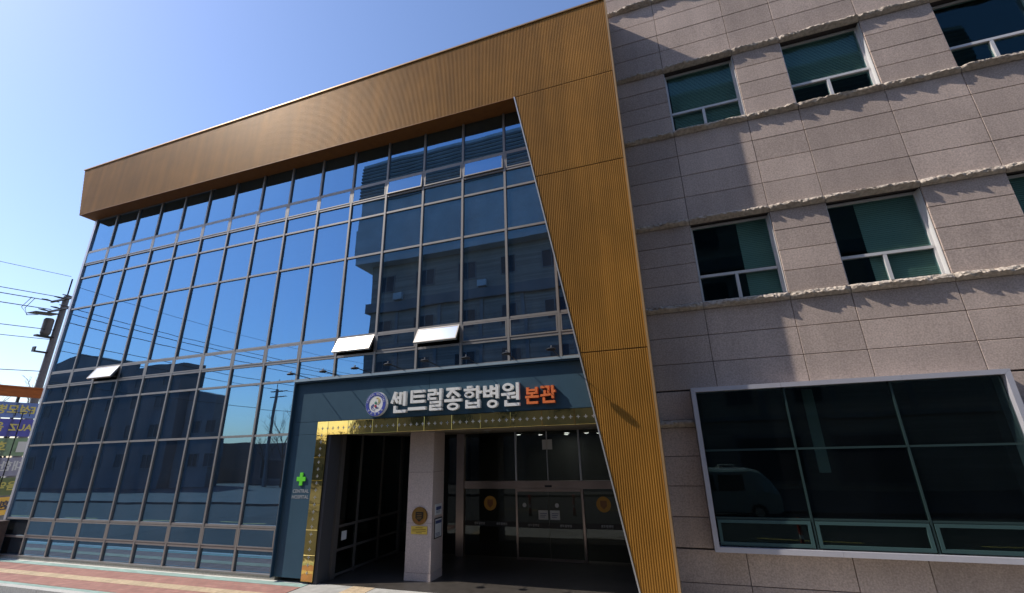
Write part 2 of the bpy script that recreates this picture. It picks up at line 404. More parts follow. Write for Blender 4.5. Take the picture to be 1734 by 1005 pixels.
# ================================================================= GLASS WING
BAY = 1.30
ZR = [0.12, 0.642, 1.179, 3.499, 4.977, 5.541, 6.09, 8.57, 9.872, 10.454, 11.027, 12.52]
wing = tag(empty('hospital_glass_wing', (10, 2, 0)), 'three-storey glass curtain wall hospital wing with gold metal fascia and slanted leg', 'building')
MW = 0.062
def mull(i): return i * BAY
b = MB(); b.box(-0.02, 11.86, -0.085, 0.10, -0.01, 0.085); plinth = b.build('plinth', 'plinth_stone', wing)
b = MB(); b.box(-0.02, 11.86, -0.10, 0.10, 0.086, 0.118); b.build('sill_rail', 'mullion', wing)
# vertical mullions
for i in range(1, 10):
    block('mullion', 'mullion', wing, mull(i) - MW / 2, mull(i) + MW / 2, -0.060, 0.05, 0.12, 12.52)
for i in range(10, 16):
    block('mullion', 'mullion', wing, mull(i) - MW / 2, mull(i) + MW / 2, -0.060, 0.05, 4.95, 12.52)
b = MB(); b.box(-0.095, 0.03, -0.068, 0.25, 0.0, 12.52); b.build('corner_post', 'post_silver', wing)
# transoms, one bar per bay
for zi, z in enumerate(ZR[1:], 1):
    n = 9 if z < 4.9 else 16
    for i in range(n):
        block('transom', 'mullion', wing, mull(i) + MW / 2, mull(i + 1) - MW / 2, -0.050, 0.04, z - 0.030, z + 0.030)
OPEN = {(2, 5): 29.5, (10, 5): 27.0, (12, 5): 29.0, (11, 10 - 1): 5.0, (13, 10 - 1): 4.0, (12, 10 - 1): 1.8}
def sash(i, zi, ang):
    x0, x1 = mull(i) + MW / 2 + 0.008, mull(i + 1) - MW / 2 - 0.008
    z0, z1 = ZR[zi] + 0.040, ZR[zi + 1] - 0.040
    w, h = x1 - x0, z1 - z0
    fr = 0.034
    q = MB()
    q.box(0, w, -0.03, 0.03, -h, -h + fr); q.box(0, w, -0.03, 0.03, -fr, 0); q.box(0, fr, -0.03, 0.03, -h + fr, -fr); q.box(w - fr, w, -0.03, 0.03, -h + fr, -fr)
    me = q.mesh('window_sash', 'mullion')
    o = link('window_sash', me, wing, (x0, -0.030, z1)); o.rotation_euler = (-R(ang), 0, 0)
    g = MB(); g.box(fr, w - fr, -0.012, 0.0, -h + fr, -fr)
    gm = g.mesh('pane', 'glare_glass' if ang > 10 else 'curtain_glass')
    p = bpy.data.objects.new('pane', gm); COL.objects.link(p); p.parent = o; p.location = (0, -0.012, 0)
    if ang <= 0: p.rotation_euler = (R(random.uniform(-.12, .12)), 0, R(random.uniform(-.12, .12)))
    if ang > 10:
        s = MB()
        for sx in (0.05, w - 0.05):
            s.tube([(sx, 0.02, -h + 0.06), (sx, 0.02 + 0.16, -h * 0.72)], 0.008, 5)
        so = bpy.data.objects.new('stay', s.mesh('stay', 'steel')); COL.objects.link(so); so.parent = o
PANE = {}
for zi in range(len(ZR) - 1):
    low = zi < 4
    nb = 9 if low else 16
    if zi == 3: nb = 9
    for i in range(nb):
        if zi in (1, 5, 9) and not (zi == 1 and i in (0,)):
            sash(i, zi, OPEN.get((i, zi), 0.0)); continue
        x0, x1 = mull(i) + 0.01, mull(i + 1) - 0.01
        z0, z1 = ZR[zi] + 0.01, ZR[zi + 1] - 0.01
        block('pane', 'curtain_glass', wing, x0, x1, -0.012, 0.0, z0, z1,
              rot=(R(random.uniform(-.13, .13)), 0, R(random.uniform(-.18, .18))))
# gold frame: fascia along the top and the tapering leg at the right
GY = -0.55; ZT = 14.86
def g_lo(x):                     # lower outline of the gold frame
    if x < -0.29: return 12.56 + (-0.29 - x) / 0.64 * 2.3
    if x < 18.70: return 12.56 - 0.0080 * (x - (-0.29)) * 1.0
    return max(0.0, 12.41 * (20.86 - x) / 2.16)
outline = [(-0.29, 12.56), (18.70, 12.41), (20.86, 0.0), (21.50, 0.0), (21.50, ZT + 0.12), (-0.93, ZT)]
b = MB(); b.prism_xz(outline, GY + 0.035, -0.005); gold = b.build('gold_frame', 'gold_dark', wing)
PITCH = 0.046
def ribbed(x0, x1, zlo, zhi):
    """one vertically ribbed sheet between the outlines zlo(x) and zhi(x)"""
    q = MB(); prof = [(0.0, 0.013), (0.30, 0.013), (0.45, 0.0), (0.85, 0.0)]
    xs = []; k = 0
    while True:
        done = False
        for fx, dy in prof:
            x = x0 + (k + fx) * PITCH
            if x >= x1 - 0.004: done = True; break
            xs.append((x, dy))
        if done: break
        k += 1
    xs.append((x1, 0.013))
    vs = []; fs = []
    for x, dy in xs:
        lo, hi = zlo(x), zhi(x)
        if hi < lo: hi = lo
        vs += [(x, GY + dy, lo), (x, GY + dy, hi)]
    for i in range(len(xs) - 1): fs.append((2 * i, 2 * i + 2, 2 * i + 3, 2 * i + 1))
    q.add(vs, fs)
    q.build('ribbed_panel', 'gold_metal', gold)
top = lambda x: ZT + 0.12 * (x + 0.93) / 22.43
S1, S2, S3 = 12.40, 9.66, 4.93
ribbed(-0.93, 21.49, lambda x: g_lo(x) if x < 18.70 else max(S1 + 0.012, g_lo(x)), top)
xl = lambda z: 20.86 - z / 12.41 * 2.16
ribbed(xl(S1), 21.49, lambda x: max(g_lo(x), S2 + 0.012), lambda x: max(S1 - 0.012, g_lo(x)))
ribbed(xl(S2), 21.49, lambda x: max(g_lo(x), S3 + 0.012), lambda x: max(S2 - 0.012, g_lo(x)))
ribbed(xl(S3), 21.49, lambda x: max(g_lo(x), 0.01), lambda x: max(S3 - 0.012, g_lo(x)))
b = MB(); b.prism_xz([(18.70, 12.41), (20.86, 0.0), (20.888, 0.0), (18.732, 12.41)], GY - 0.012, GY + 0.03); b.build('edge_trim', 'cap_flash', gold)
b = MB(); b.box(21.475, 21.52, GY - 0.012, 0.28, 0.0, ZT + 0.12); b.build('edge_trim', 'gold_trim', gold)
b = MB(); b.prism_xz([(-0.95, ZT), (21.52, ZT + 0.12), (21.52, ZT + 0.165), (-0.95, ZT + 0.045)], GY - 0.03, 0.4); b.build('cap_flashing', 'gold_trim', gold)
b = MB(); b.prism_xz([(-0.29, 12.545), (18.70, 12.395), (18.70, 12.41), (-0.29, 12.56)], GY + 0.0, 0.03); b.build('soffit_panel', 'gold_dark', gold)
# body of the wing: roof, slabs, back walls
b = MB(); b.box(-0.15, 21.4, 0.05, 9.0, 12.55, 12.85); b.build('roof_slab', 'interior_wall', wing)
for z0, z1 in ((4.97, 5.06), (9.0, 9.3)):
    b = MB(); b.box(0.04, 21.4, 0.30, 8.9, z0, z1); b.build('floor_slab', 'interior_wall', wing)
b = MB(); b.box(0.04, 21.4, 8.9, 9.05, -0.01, 12.55); b.build('back_wall', 'interior_wall', wing)
b = MB(); b.box(-0.09, 0.0, 0.26, 9.0, 0.0, 12.55); b.build('side_wall', 'interior_wall', wing)
b = MB(); b.box(21.40, 21.49, -0.004, 9.0, 0.0, 14.8); b.build('party_wall', 'interior_dark', wing)
b = MB(); b.box(0.04, 13.2, 0.1, 8.8, 0.02, 0.05); b.build('lobby_floor', 'interior_floor', wing)
for (i, zi, frac) in ((0, 10, .5), (4, 10, .35), (7, 8 - 1 + 0, .4), (9, 10, .3), (12, 7, .8), (14, 7, .55), (3, 6, .25), (6, 6, .4), (13, 6, .35), (5, 2, .5), (7, 2, .35)):
    z1 = ZR[zi + 1] - 0.05; z0 = z1 - (ZR[zi + 1] - ZR[zi]) * frac
    block('roller_blind', 'blind', wing, mull(i) + 0.08, mull(i + 1) - 0.08, 0.16, 0.17, z0, z1)

# ================================================================= ENTRANCE PORTAL
portal = tag(empty('entrance_portal', (15.5, 0, 0)), 'navy blue panelled entrance portal with gold crossed band around the doorway', 'entrance')
PY = -0.172; LY = -0.255
b = MB(); b.box(11.90, 16.1, PY, -0.005, 3.79, 4.84); b.build('navy_panel', 'navy_panel', portal)
b = MB(); b.box(16.108, 20.95, PY, -0.005, 3.79, 4.84); b.build('navy_panel', 'navy_panel', portal)
b = MB(); b.box(11.90, 12.755, PY, -0.005, 3.465, 3.782); b.build('navy_panel', 'navy_panel', portal)
b = MB(); b.box(11.90, 12.755, PY, -0.005, 0.11, 3.458); b.build('navy_panel', 'navy_panel', portal)
b = MB(); b.box(11.868, 11.898, LY, 0.0, 0.10, 4.845); b.build('edge_lip', 'navy_edge', portal)
b = MB(); b.box(11.868, 20.95, LY, 0.0, 4.846, 4.885); b.build('edge_lip', 'navy_edge', portal)
b = MB(); b.box(11.84, 20.95, LY - 0.02, 0.02, 4.887, 4.945); b.build('ledge_flashing', 'ledge', portal)
# polished gold panels and their crosses
xb = [12.76, 13.11, 13.75, 14.50, 15.25, 16.0, 16.75, 17.5, 18.25, 19.0, 19.75, 20.5, 20.95]
for i in range(len(xb) - 1):
    block('gold_panel', 'gold_mirror', portal, xb[i] + 0.002, xb[i + 1] - 0.002, PY - 0.012, -0.005, 3.435, 3.775, ch=0.004,
          rot=(R(random.uniform(-.5, .5)), 0, R(random.uniform(-.35, .35))))
zb = [0.05, 0.62, 1.18, 1.75, 2.32, 2.88, 3.433]
for i in range(len(zb) - 1):
    block('gold_panel', 'gold_mirror', portal, 12.762, 13.108, PY - 0.012, -0.005, zb[i] + 0.002, zb[i + 1] - 0.002, ch=0.004,
          rot=(R(random.uniform(-.7, .7)), 0, R(random.uniform(-.6, .6))))
b = MB()
def plus(x, z):
    y = PY - 0.021; a = 0.042; t = 0.0075
    for k in range(4):
        an = k * math.pi / 2; d = (math.cos(an), math.sin(an)); p = (-d[1], d[0])
        b.prism_xz([(x + p[0] * t, z + p[1] * t), (x - p[0] * t, z - p[1] * t), (x + d[0] * a - p[0] * t * .45, z + d[1] * a - p[1] * t * .45), (x + d[0] * a + p[0] * t * .45, z + d[1] * a + p[1] * t * .45)], y, y + 0.008)
for k in range(48): plus(12.94 + k * 0.168, 3.60)
for k in range(1, 21): plus(12.935, 3.60 - k * 0.168)
o = b.build('cross_ornament', 'sign_thin', portal); o['kind'] = 'stuff'
b = MB(); b.box(13.112, 21.2, -0.165, 0.02, 3.436, 3.78); b.build('lintel_back', 'interior_dark', portal)
b = MB(); b.box(13.112, 13.21, -0.15, 0.25, 0.0, 3.435); b.build('jamb', 'interior_dark', portal)
# sign lettering
SIGN_Y0, SIGN_Y1 = PY - 0.095, PY - 0.001
sign = tag(empty('hospital_sign', (17.2, PY - 0.05, 3.9)), 'raised white and orange Korean hospital name letters on the navy portal', 'sign')
def ln(x0, y0, x1, y1, t=0.135): return ('l', x0, y0, x1, y1, t)
def rg(cx, cy, rx, ry, t=0.125): return ('r', cx, cy, rx, ry, t)
GL = {
 'sen': [ln(.27, 1.0, .05, .46), ln(.21, .80, .43, .47), ln(.40, .72, .58, .72), ln(.60, .98, .60, .40), ln(.86, 1.0, .86, .32), ln(.28, .34, .28, .0), ln(.21, .065, .97, .065)],
 'teu': [ln(.12, .93, .92, .93), ln(.13, .69, .90, .69), ln(.12, .44, .94, .44), ln(.19, .99, .19, .38), ln(0, .10, 1.0, .10, .15)],
 'reol': [ln(.04, .94, .56, .94, .11), ln(.50, .99, .50, .70, .11), ln(.04, .75, .55, .75, .11), ln(.10, .80, .10, .50, .11), ln(.04, .55, .60, .55, .11), ln(.63, .77, .84, .77, .12), ln(.88, 1.0, .88, .45, .13),
          ln(.20, .375, .94, .375, .11), ln(.88, .42, .88, .16, .12), ln(.20, .21, .93, .21, .11), ln(.26, .26, .26, .0, .12), ln(.20, .052, .97, .052, .11)],
 'jong': [ln(.10, .94, .90, .94, .12), ln(.52, .94, .14, .60, .13), ln(.48, .86, .86, .60, .13), ln(.5, .62, .5, .44, .13), ln(0, .43, 1.0, .43, .125), rg(.5, .16, .33, .165, .115)],
 'hap': [ln(.20, .965, .48, .965, .10), ln(.03, .84, .64, .84, .11), rg(.33, .62, .26, .155, .10), ln(.78, 1.0, .78, .42, .135), ln(.80, .70, 1.0, .70, .13), ln(.20, .38, .20, .0, .125), ln(.84, .38, .84, .0, .125), ln(.22, .225, .82, .225, .10), ln(.22, .055, .82, .055, .11)],
 'byeong': [ln(.07, .97, .07, .47, .13), ln(.50, .97, .50, .47, .13), ln(.09, .74, .48, .74, .105), ln(.09, .53, .48, .53, .115), ln(.54, .82, .86, .82, .11), ln(.54, .62, .86, .62, .11), ln(.89, 1.0, .89, .40, .14), rg(.58, .175, .34, .175, .115)],
 'won': [rg(.36, .82, .29, .18, .12), ln(0, .51, .74, .545, .115), ln(.38, .52, .38, .31, .12), ln(.54, .38, .86, .38, .11), ln(.88, 1.0, .88, .26, .14), ln(.24, .26, .24, .0, .12), ln(.17, .062, .97, .062, .125)],
 'bon': [ln(.17, .99, .17, .58, .15), ln(.83, .99, .83, .58, .15), ln(.2, .82, .8, .82, .12), ln(.2, .635, .8, .635, .12), ln(.5, .60, .5, .40, .15), ln(0, .42, 1.0, .42, .14), ln(.18, .33, .18, .0, .15), ln(.11, .07, .93, .07, .14)],
 'gwan': [ln(.03, .93, .60, .93, .13), ln(.54, .98, .54, .58, .14), ln(.30, .74, .30, .46, .14), ln(0, .445, .70, .49, .13), ln(.82, 1.0, .82, .26, .15), ln(.84, .66, 1.02, .66, .14), ln(.22, .33, .22, .0, .14), ln(.15, .07, .95, .07, .14)],
}
def glyph(key, x0, x1, z0, z1, m):
    q = MB(); w, h = x1 - x0, z1 - z0
    for i, s in enumerate(GL[key]):
        ya = SIGN_Y0 - i * 0.0016
        if s[0] == 'l':
            _, a, c, d, e, t = s
            p0 = Vector((x0 + a * w, z0 + c * h)); p1 = Vector((x0 + d * w, z0 + e * h)); dr = (p1 - p0).normalized(); pr = Vector((-dr.y, dr.x)) * (t * h / 2)
            q.prism_xz([tuple(p0 + pr), tuple(p0 - pr), tuple(p1 - pr), tuple(p1 + pr)], ya, SIGN_Y1)
        else:
            _, cx, cy, rx, ry, t = s
            q.disc_y(x0 + cx * w, z0 + cy * h, rx * w, ry * h, ya, SIGN_Y1, 28, inner=(rx * w - t * h, ry * h - t * h * .86))
    q.build('letter', m, sign)
for key, x0, x1, z0, z1 in (('sen', 15.06, 15.52, 3.89, 4.41), ('teu', 15.57, 16.06, 3.92, 4.42), ('reol', 16.10, 16.52, 3.90, 4.42), ('jong', 16.58, 17.04, 3.88, 4.42),
                            ('hap', 17.08, 17.56, 3.90, 4.42), ('byeong', 17.61, 18.0, 3.88, 4.42), ('won', 18.06, 18.52, 3.90, 4.43)):
    glyph(key, x0, x1, z0, z1, 'letter_white')
glyph('bon', 18.65, 18.97, 3.92, 4.30, 'letter_orange'); glyph('gwan', 19.01, 19.36, 3.92, 4.31, 'letter_orange')
# round emblem
EX, EZ = 14.62, 4.14
emb = tag(empty('round_emblem', (EX, PY - 0.05, EZ - 0.31)), 'round white and blue hospital emblem left of the raised letters', 'emblem')
b = MB(); b.disc_y(EX, EZ, 0.305, 0.305, PY - 0.10, PY - 0.001, 48); b.build('disc', 'letter_white', emb)
b = MB(); b.disc_y(EX, EZ, 0.298, 0.298, PY - 0.106, PY - 0.101, 48, inner=(0.212, 0.212)); b.build('ring', 'sign_blue', emb)
def arc(cx, cz, r, t, a0, a1, m, name, sx=1.0, taper=0.3):
    q = MB(); n = 14; pts = []
    for k in range(n + 1):
        a = R(a0 + (a1 - a0) * k / n); pts.append((a, t * (taper + (1 - taper) * math.sin(math.pi * k / n))))
    for k in range(n):
        (a, ta), (c, tc) = pts[k], pts[k + 1]
        q.prism_xz([(cx + sx * (r + ta) * math.cos(a), cz + (r + ta) * math.sin(a)), (cx + sx * (r - ta) * math.cos(a), cz + (r - ta) * math.sin(a)),
                    (cx + sx * (r - tc) * math.cos(c), cz + (r - tc) * math.sin(c)), (cx + sx * (r + tc) * math.cos(c), cz + (r + tc) * math.sin(c))], PY - 0.107, PY - 0.101)
    q.build(name, m, emb)
arc(EX + 0.02, EZ + 0.075, 0.085, 0.007, 95, -75, 'sign_yellow', 'swoosh', 1.15)
arc(EX + 0.01, EZ + 0.085, 0.062, 0.004, 100, -50, 'sign_yellow', 'swoosh', 1.15)
arc(EX - 0.03, EZ - 0.075, 0.082, 0.006, 110, 275, 'sign_blue', 'swoosh', 1.2)
arc(EX - 0.02, EZ - 0.070, 0.058, 0.004, 110, 275, 'sign_blue', 'swoosh', 1.2)
b = MB(); b.box(EX - 0.042, EX + 0.030, PY - 0.1085, PY - 0.101, EZ + 0.018, EZ + 0.040); b.box(EX - 0.017, EX + 0.005, PY - 0.1075, PY - 0.101, EZ - 0.007, EZ + 0.065); b.build('cross', 'sign_green', emb)
b = MB(); b.disc_y(EX - 0.005, EZ - 0.052, 0.030, 0.032, PY - 0.108, PY - 0.101, 20); b.build('dot', 'sign_red', emb)
text_part('lettering', '센트럴', 0.036, 'sign_blue', emb, (EX + 0.035, PY - 0.104, EZ - 0.095))
for k, ch in enumerate('CENTRAL HOSPITAL'):
    a = R(168 - k * 156 / 15)
    if ch != ' ': text_part('lettering', ch, 0.062, 'sign_white', emb, (EX + 0.254 * math.cos(a), PY - 0.108, EZ + 0.254 * math.sin(a)), rot_plane=a - math.pi / 2)
for k, ch in enumerate('센트럴병원'):
    a = R(218 + k * 26)
    text_part('lettering', ch, 0.060, 'sign_white', emb, (EX + 0.254 * math.cos(a), PY - 0.108, EZ + 0.254 * math.sin(a)), rot_plane=a + math.pi / 2)
# green cross and small wordmark on the left panel
gx = tag(empty('green_cross_sign', (12.43, PY, 1.9)), 'bright green cross with CENTRAL HOSPITAL wordmark on the left navy panel', 'sign')
b = MB(); b.prism_xz([(12.43 + u * 0.135, 2.355 + v * 0.155) for u, v in ((-.33, -1), (.33, -1), (.33, -.33), (1, -.33), (1, .33), (.33, .33), (.33, 1), (-.33, 1), (-.33, .33), (-1, .33), (-1, -.33), (-.33, -.33))], PY - 0.03, PY - 0.001)
b.build('cross', 'cross_green', gx)
text_part('lettering', 'CENTRAL', 0.120, 'sign_thin', gx, (12.45, PY - 0.004, 2.06))
text_part('lettering', 'HOSPITAL', 0.120, 'sign_thin', gx, (12.45, PY - 0.004, 1.92))
# sign lamps on arms
ORD = ['leftmost', 'second from left', 'third from left', 'fourth from left', 'fifth from left', 'sixth from left', 'seventh from left', 'rightmost']
for k, X in enumerate((12.38, 13.37, 14.39, 15.40, 16.43, 17.43, 18.45, 19.49)):
    dy = (0, .06, .02, -.05, -.08, .06, 0, -.03)[k]
    L = tag(empty('sign_lamp', (X, -0.2, 4.945)), 'small black lamp on a thin arm above the sign, %s of eight' % ORD[k], 'lamp', 'lamps on arms above the entrance sign')
    b = MB(); b.tube([(X, -0.20, 4.93), (X, -0.27, 4.96), (X, -0.62 + dy * .5, 4.985), (X, -0.90 + dy, 5.0)], 0.011, 6); b.build('arm', 'black_metal', L)
    b = MB(); b.box(X - 0.035, X + 0.035, -0.25, -0.18, 4.945, 4.958); b.build('bracket', 'black_metal', L)
    h = MB(); n = 16; yc = -0.95 + dy
    ring = lambda z, rx, ry: [(X + rx * math.cos(2 * math.pi * j / n), yc + ry * math.sin(2 * math.pi * j / n), z) for j in range(n)]
    vs = ring(4.962, .095, .065) + ring(4.985, .115, .08) + ring(5.005, .085, .06) + ring(5.018, .03, .03)
    fs = [tuple(range(n - 1, -1, -1))] + [(r * n + j, r * n + (j + 1) % n, (r + 1) * n + (j + 1) % n, (r + 1) * n + j) for r in range(3) for j in range(n)] + [tuple(3 * n + j for j in range(n))]
    h.add(vs, fs); hd = h.build('lamp_head', 'black_metal', L)
    b = MB(); b.tube([(X, yc, 5.015), (X + 0.01, yc - 0.01, 5.06)], [0.012, 0.016], 6); b.build('knob', 'steel', hd)

# recess behind the portal
rec = tag(empty('entrance_recess', (17, 2, 0)), 'deep shaded entrance recess with glazed side wall and tiled floor', 'entrance recess')
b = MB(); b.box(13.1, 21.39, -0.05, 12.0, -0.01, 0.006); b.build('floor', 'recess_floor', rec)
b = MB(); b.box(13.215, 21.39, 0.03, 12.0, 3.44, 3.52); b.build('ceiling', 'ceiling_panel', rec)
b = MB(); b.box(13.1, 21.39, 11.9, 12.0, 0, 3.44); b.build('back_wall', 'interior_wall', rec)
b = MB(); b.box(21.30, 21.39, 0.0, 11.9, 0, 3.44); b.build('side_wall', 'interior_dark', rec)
SX = 13.24
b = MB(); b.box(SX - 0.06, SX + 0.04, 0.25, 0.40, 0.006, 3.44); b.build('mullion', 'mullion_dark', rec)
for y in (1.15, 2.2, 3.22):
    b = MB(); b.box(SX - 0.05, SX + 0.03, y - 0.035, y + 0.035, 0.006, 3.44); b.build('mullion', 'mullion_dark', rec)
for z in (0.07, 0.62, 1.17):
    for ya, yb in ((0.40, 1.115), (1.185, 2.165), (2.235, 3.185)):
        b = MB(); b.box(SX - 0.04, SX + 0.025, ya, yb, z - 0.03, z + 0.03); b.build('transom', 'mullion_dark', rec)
for (za, zb_) in ((0.1, 0.59), (0.65, 1.14), (1.20, 3.43)):
    for ya, yb in ((0.40, 1.115), (1.185, 2.165), (2.235, 3.185)):
        b = MB(); b.box(SX - 0.01, SX, ya, yb, za, zb_); b.build('pane', 'door_glass', rec)
b = MB(); b.box(SX + 0.002, SX + 0.006, 0.58, 0.78, 0.82, 1.03); b.build('notice', 'notice_white', rec)
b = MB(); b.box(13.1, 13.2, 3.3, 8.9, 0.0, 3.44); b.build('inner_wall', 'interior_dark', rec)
# sliding door wall
DY = 3.30
dw = tag(empty('entrance_door_wall', (17, DY, 0)), 'dark glass automatic door wall with pale header rail behind the column', 'door')
b = MB(); b.box(15.52, 21.29, DY - 0.07, DY + 0.07, 1.84, 2.05); hd = b.build('header', 'steel_warm', dw)
b = MB(); b.box(18.07, 18.27, DY - 0.10, DY - 0.071, 1.885, 1.935); b.build('door_sensor', 'black_metal', hd)
b = MB(); b.box(15.25, 15.50, DY - 0.08, DY + 0.08, 0.006, 3.44); b.build('post', 'steel_warm', dw)
for x in (17.19, 19.13):
    b = MB(); b.box(x - 0.025, x + 0.025, DY - 0.04, DY + 0.04, 2.052, 3.44); b.build('mullion', 'steel', dw)
    b = MB(); b.box(x - 0.03, x + 0.03, DY - 0.06, DY + 0.06, 0.006, 1.838); b.build('door_jamb', 'steel_warm', dw)
b = MB(); b.box(18.15, 18.17, DY - 0.03, DY + 0.03, 2.052, 3.44); b.build('mullion', 'steel', dw)
for x0, x1 in ((13.3, 15.24), (15.51, 17.16), (17.22, 18.14), (18.18, 19.10), (19.16, 21.28)):
    z0 = 2.06 if x0 > 15.3 else 0.05
    b = MB(); b.box(x0, x1, DY - 0.006, DY + 0.006, z0, 3.43); b.build('pane', 'door_glass', dw)
for x0, x1 in ((15.51, 17.155), (19.165, 21.28)):
    b = MB(); b.box(x0, x1, DY - 0.006, DY + 0.006, 0.05, 1.835); pn = b.build('pane', 'door_glass', dw)
    b = MB(); b.box(x0 + 0.02, x1 - 0.02, DY - 0.010, DY - 0.0075, 0.82, 0.96); b.build('band', 'door_band', pn)
for sx in (16.34, 19.70):
    b = MB(); b.disc_y(sx, 1.44, 0.20, 0.20, DY - 0.010, DY - 0.0075, 28); st = b.build('sticker', 'sticker_orange', dw)
    b = MB(); b.prism_xz([(sx - 0.09, 1.54), (sx + 0.09, 1.54), (sx + 0.09, 1.40), (sx, 1.31), (sx - 0.09, 1.40)], DY - 0.0125, DY - 0.0105); b.build('shield', 'sticker_core', st)
for k, (x0, x1) in enumerate(((17.23, 18.155), (18.165, 19.09))):
    dd = tag(empty('sliding_door', ((x0 + x1) / 2, DY - 0.09, 0.03)), '%s leaf of the dark glass sliding entrance door' % ('left' if k == 0 else 'right'), 'sliding door', 'leaves of the sliding entrance door')
    b = MB(); b.box(x0, x1, DY - 0.096, DY - 0.084, 0.08, 1.77); b.build('pane', 'door_glass', dd)
    b = MB(); b.box(x0, x1, DY - 0.11, DY - 0.072, 1.771, 1.835); b.build('top_rail', 'steel_warm', dd)
    b = MB(); b.box(x0, x1, DY - 0.11, DY - 0.072, 0.02, 0.079); b.build('bottom_rail', 'steel_warm', dd)
    b = MB(); b.box(x0 + 0.01, x1 - 0.01, DY - 0.1000, DY - 0.0975, 0.82, 0.96); bn = b.build('band', 'door_band', dd)
    text_part('lettering', '센트럴병원', 0.075, 'sign_grey', bn, ((x0 + x1) / 2, DY - 0.103, 0.89))
    cx = 17.99 if k == 0 else 18.33
    b = MB(); b.box(cx - 0.14, cx + 0.14, DY - 0.1000, DY - 0.0975, 1.04, 1.28); nt_ = b.build('notice', 'notice_white', dd)
    b = MB()
    for j in range(3): b.box(cx - 0.09, cx + 0.05 + 0.03 * j, DY - 0.1025, DY - 0.1005, 1.10 + j * 0.045, 1.115 + j * 0.045)
    b.build('print', 'notice_blue', nt_)
    b = MB(); b.disc_y(17.44 if k == 0 else 18.40, 1.41, 0.058, 0.058, DY - 0.1000, DY - 0.0975, 20); b.build('sticker', 'notice_white', dd)
for x, s_ in ((16.0, '센트럴병원'), (16.7, '센트럴병원'), (19.75, '센트럴병원')):
    text_part('lettering', s_, 0.075, 'sign_grey', dw, (x, DY - 0.014, 0.89))
b = MB(); b.box(18.03, 18.33, DY - 0.03, DY - 0.012, 2.91, 3.19); b.build('hanging_sign', 'notice_white', dw)
# lobby lights and recess downlights
LL = [(16.39, 6.0), (18.20, 6.0), (18.75, 6.9), (19.1, 7.6), (16.9, 7.2), (17.7, 8.2)]
WH = ['nearest lit one left of the sliding doors', 'nearest lit one above the sliding doors', 'lit one right of the sliding doors', 'farthest lit one at right', 'lit one behind at left', 'farthest lit one in the middle']
def light(x, y, z, m, label, grp):
    o = empty('ceiling_light', (x, y, z)); tag(o, label, 'ceiling light', grp)
    q = MB(); n = 20
    q.add([(x + .095 * math.cos(2 * math.pi * k / n), y + .095 * math.sin(2 * math.pi * k / n), z - 0.012) for k in range(n)] + [(x + .11 * math.cos(2 * math.pi * k / n), y + .11 * math.sin(2 * math.pi * k / n), z) for k in range(n)],
          [(k, (k + 1) % n, n + (k + 1) % n, n + k) for k in range(n)]); q.build('rim', 'steel', o)
    q = MB(); q.add([(x + .092 * math.cos(2 * math.pi * k / n), y + .092 * math.sin(2 * math.pi * k / n), z - 0.011) for k in range(n)], [tuple(range(n - 1, -1, -1))]); q.build('diffuser', m, o)
for (x, y), w in zip(LL, WH): light(x, y, 3.438, 'lamp_lit', 'round lobby ceiling downlight, ' + w, 'lit downlights in the lobby ceiling')
for (x, y), w in zip([(14.1, 2.4), (16.6, 2.3), (18.4, 2.0), (19.6, 2.4), (17.2, 1.0)], ['above the side glazing', 'above the left fixed pane', 'above the sliding doors', 'close to the gold leg', 'close behind the gold band']):
    light(x, y, 3.438, 'lamp_off', 'unlit round downlight in the recess ceiling ' + w, 'unlit downlights in the recess ceiling')
# granite column
colm = tag(empty('granite_column', (15.68, 0.65, 0)), 'square beige granite column standing in front of the entrance', 'column')
CX0, CX1, CY0, CY1 = 15.12, 15.83, 0.66, 1.26
b = MB(); b.box(CX0 + 0.012, CX1 - 0.012, CY0 + 0.012, CY1 - 0.012, 0.0, 3.44); b.build('core', 'granite_joint', colm)
for z0, z1 in ((0.006, 0.17), (0.176, 1.262), (1.268, 2.445), (2.451, 3.438)):
    g = 0.005 if z0 < 0.1 else 0.0
    b = MB(); bx_ = (CX0 - g, CX1 + g, CY0 - g, CY1 + g, z0, z1); b.box(*bx_); b.build('granite_block', 'granite_column', colm)
pl = tag(empty('round_plaque', (15.49, CY0, 1.28)), 'round bronze plaque with dark shield on the granite column', 'plaque')
b = MB(); b.disc_y(15.49, 1.48, 0.215, 0.205, CY0 - 0.025, CY0 - 0.001, 36); b.build('disc', 'bronze', pl)
b = MB(); b.disc_y(15.49, 1.48, 0.205, 0.195, CY0 - 0.030, CY0 - 0.026, 36, inner=(0.185, 0.177)); b.build('rim', 'bronze', pl)
b = MB(); b.prism_xz([(15.385, 1.57), (15.595, 1.57), (15.595, 1.43), (15.49, 1.345), (15.385, 1.43)], CY0 - 0.034, CY0 - 0.026); sh = b.build('shield', 'bronze_dark', pl)
b = MB()
for j in range(4): b.box(15.42, 15.56, CY0 - 0.037, CY0 - 0.0345, 1.41 + j * 0.038, 1.422 + j * 0.038)
b.build('print', 'bronze', sh)
for k in range(9):
    a = R(215 + k * 13.5); b = MB(); b.disc_y(15.49 + .155 * math.cos(a), 1.48 + .148 * math.sin(a), .009, .009, CY0 - 0.029, CY0 - 0.026, 6); b.build('stud', 'sign_red', pl)
yp = tag(empty('yellow_plate', (15.49, CY0, 1.07)), 'yellow metal plate with printed lines below the round plaque', 'plaque')
b = MB(); b.box(15.265, 15.715, CY0 - 0.016, CY0 - 0.001, 1.075, 1.252); p_ = b.build('plate', 'brass_plate', yp)
b = MB()
for j, (a, c) in enumerate(((.58, .78), (.49, .87), (.49, .87), (.60, .76))): b.box(14.81 + a, 14.81 + c, CY0 - 0.0185, CY0 - 0.0165, 1.212 - j * 0.037, 1.226 - j * 0.037)
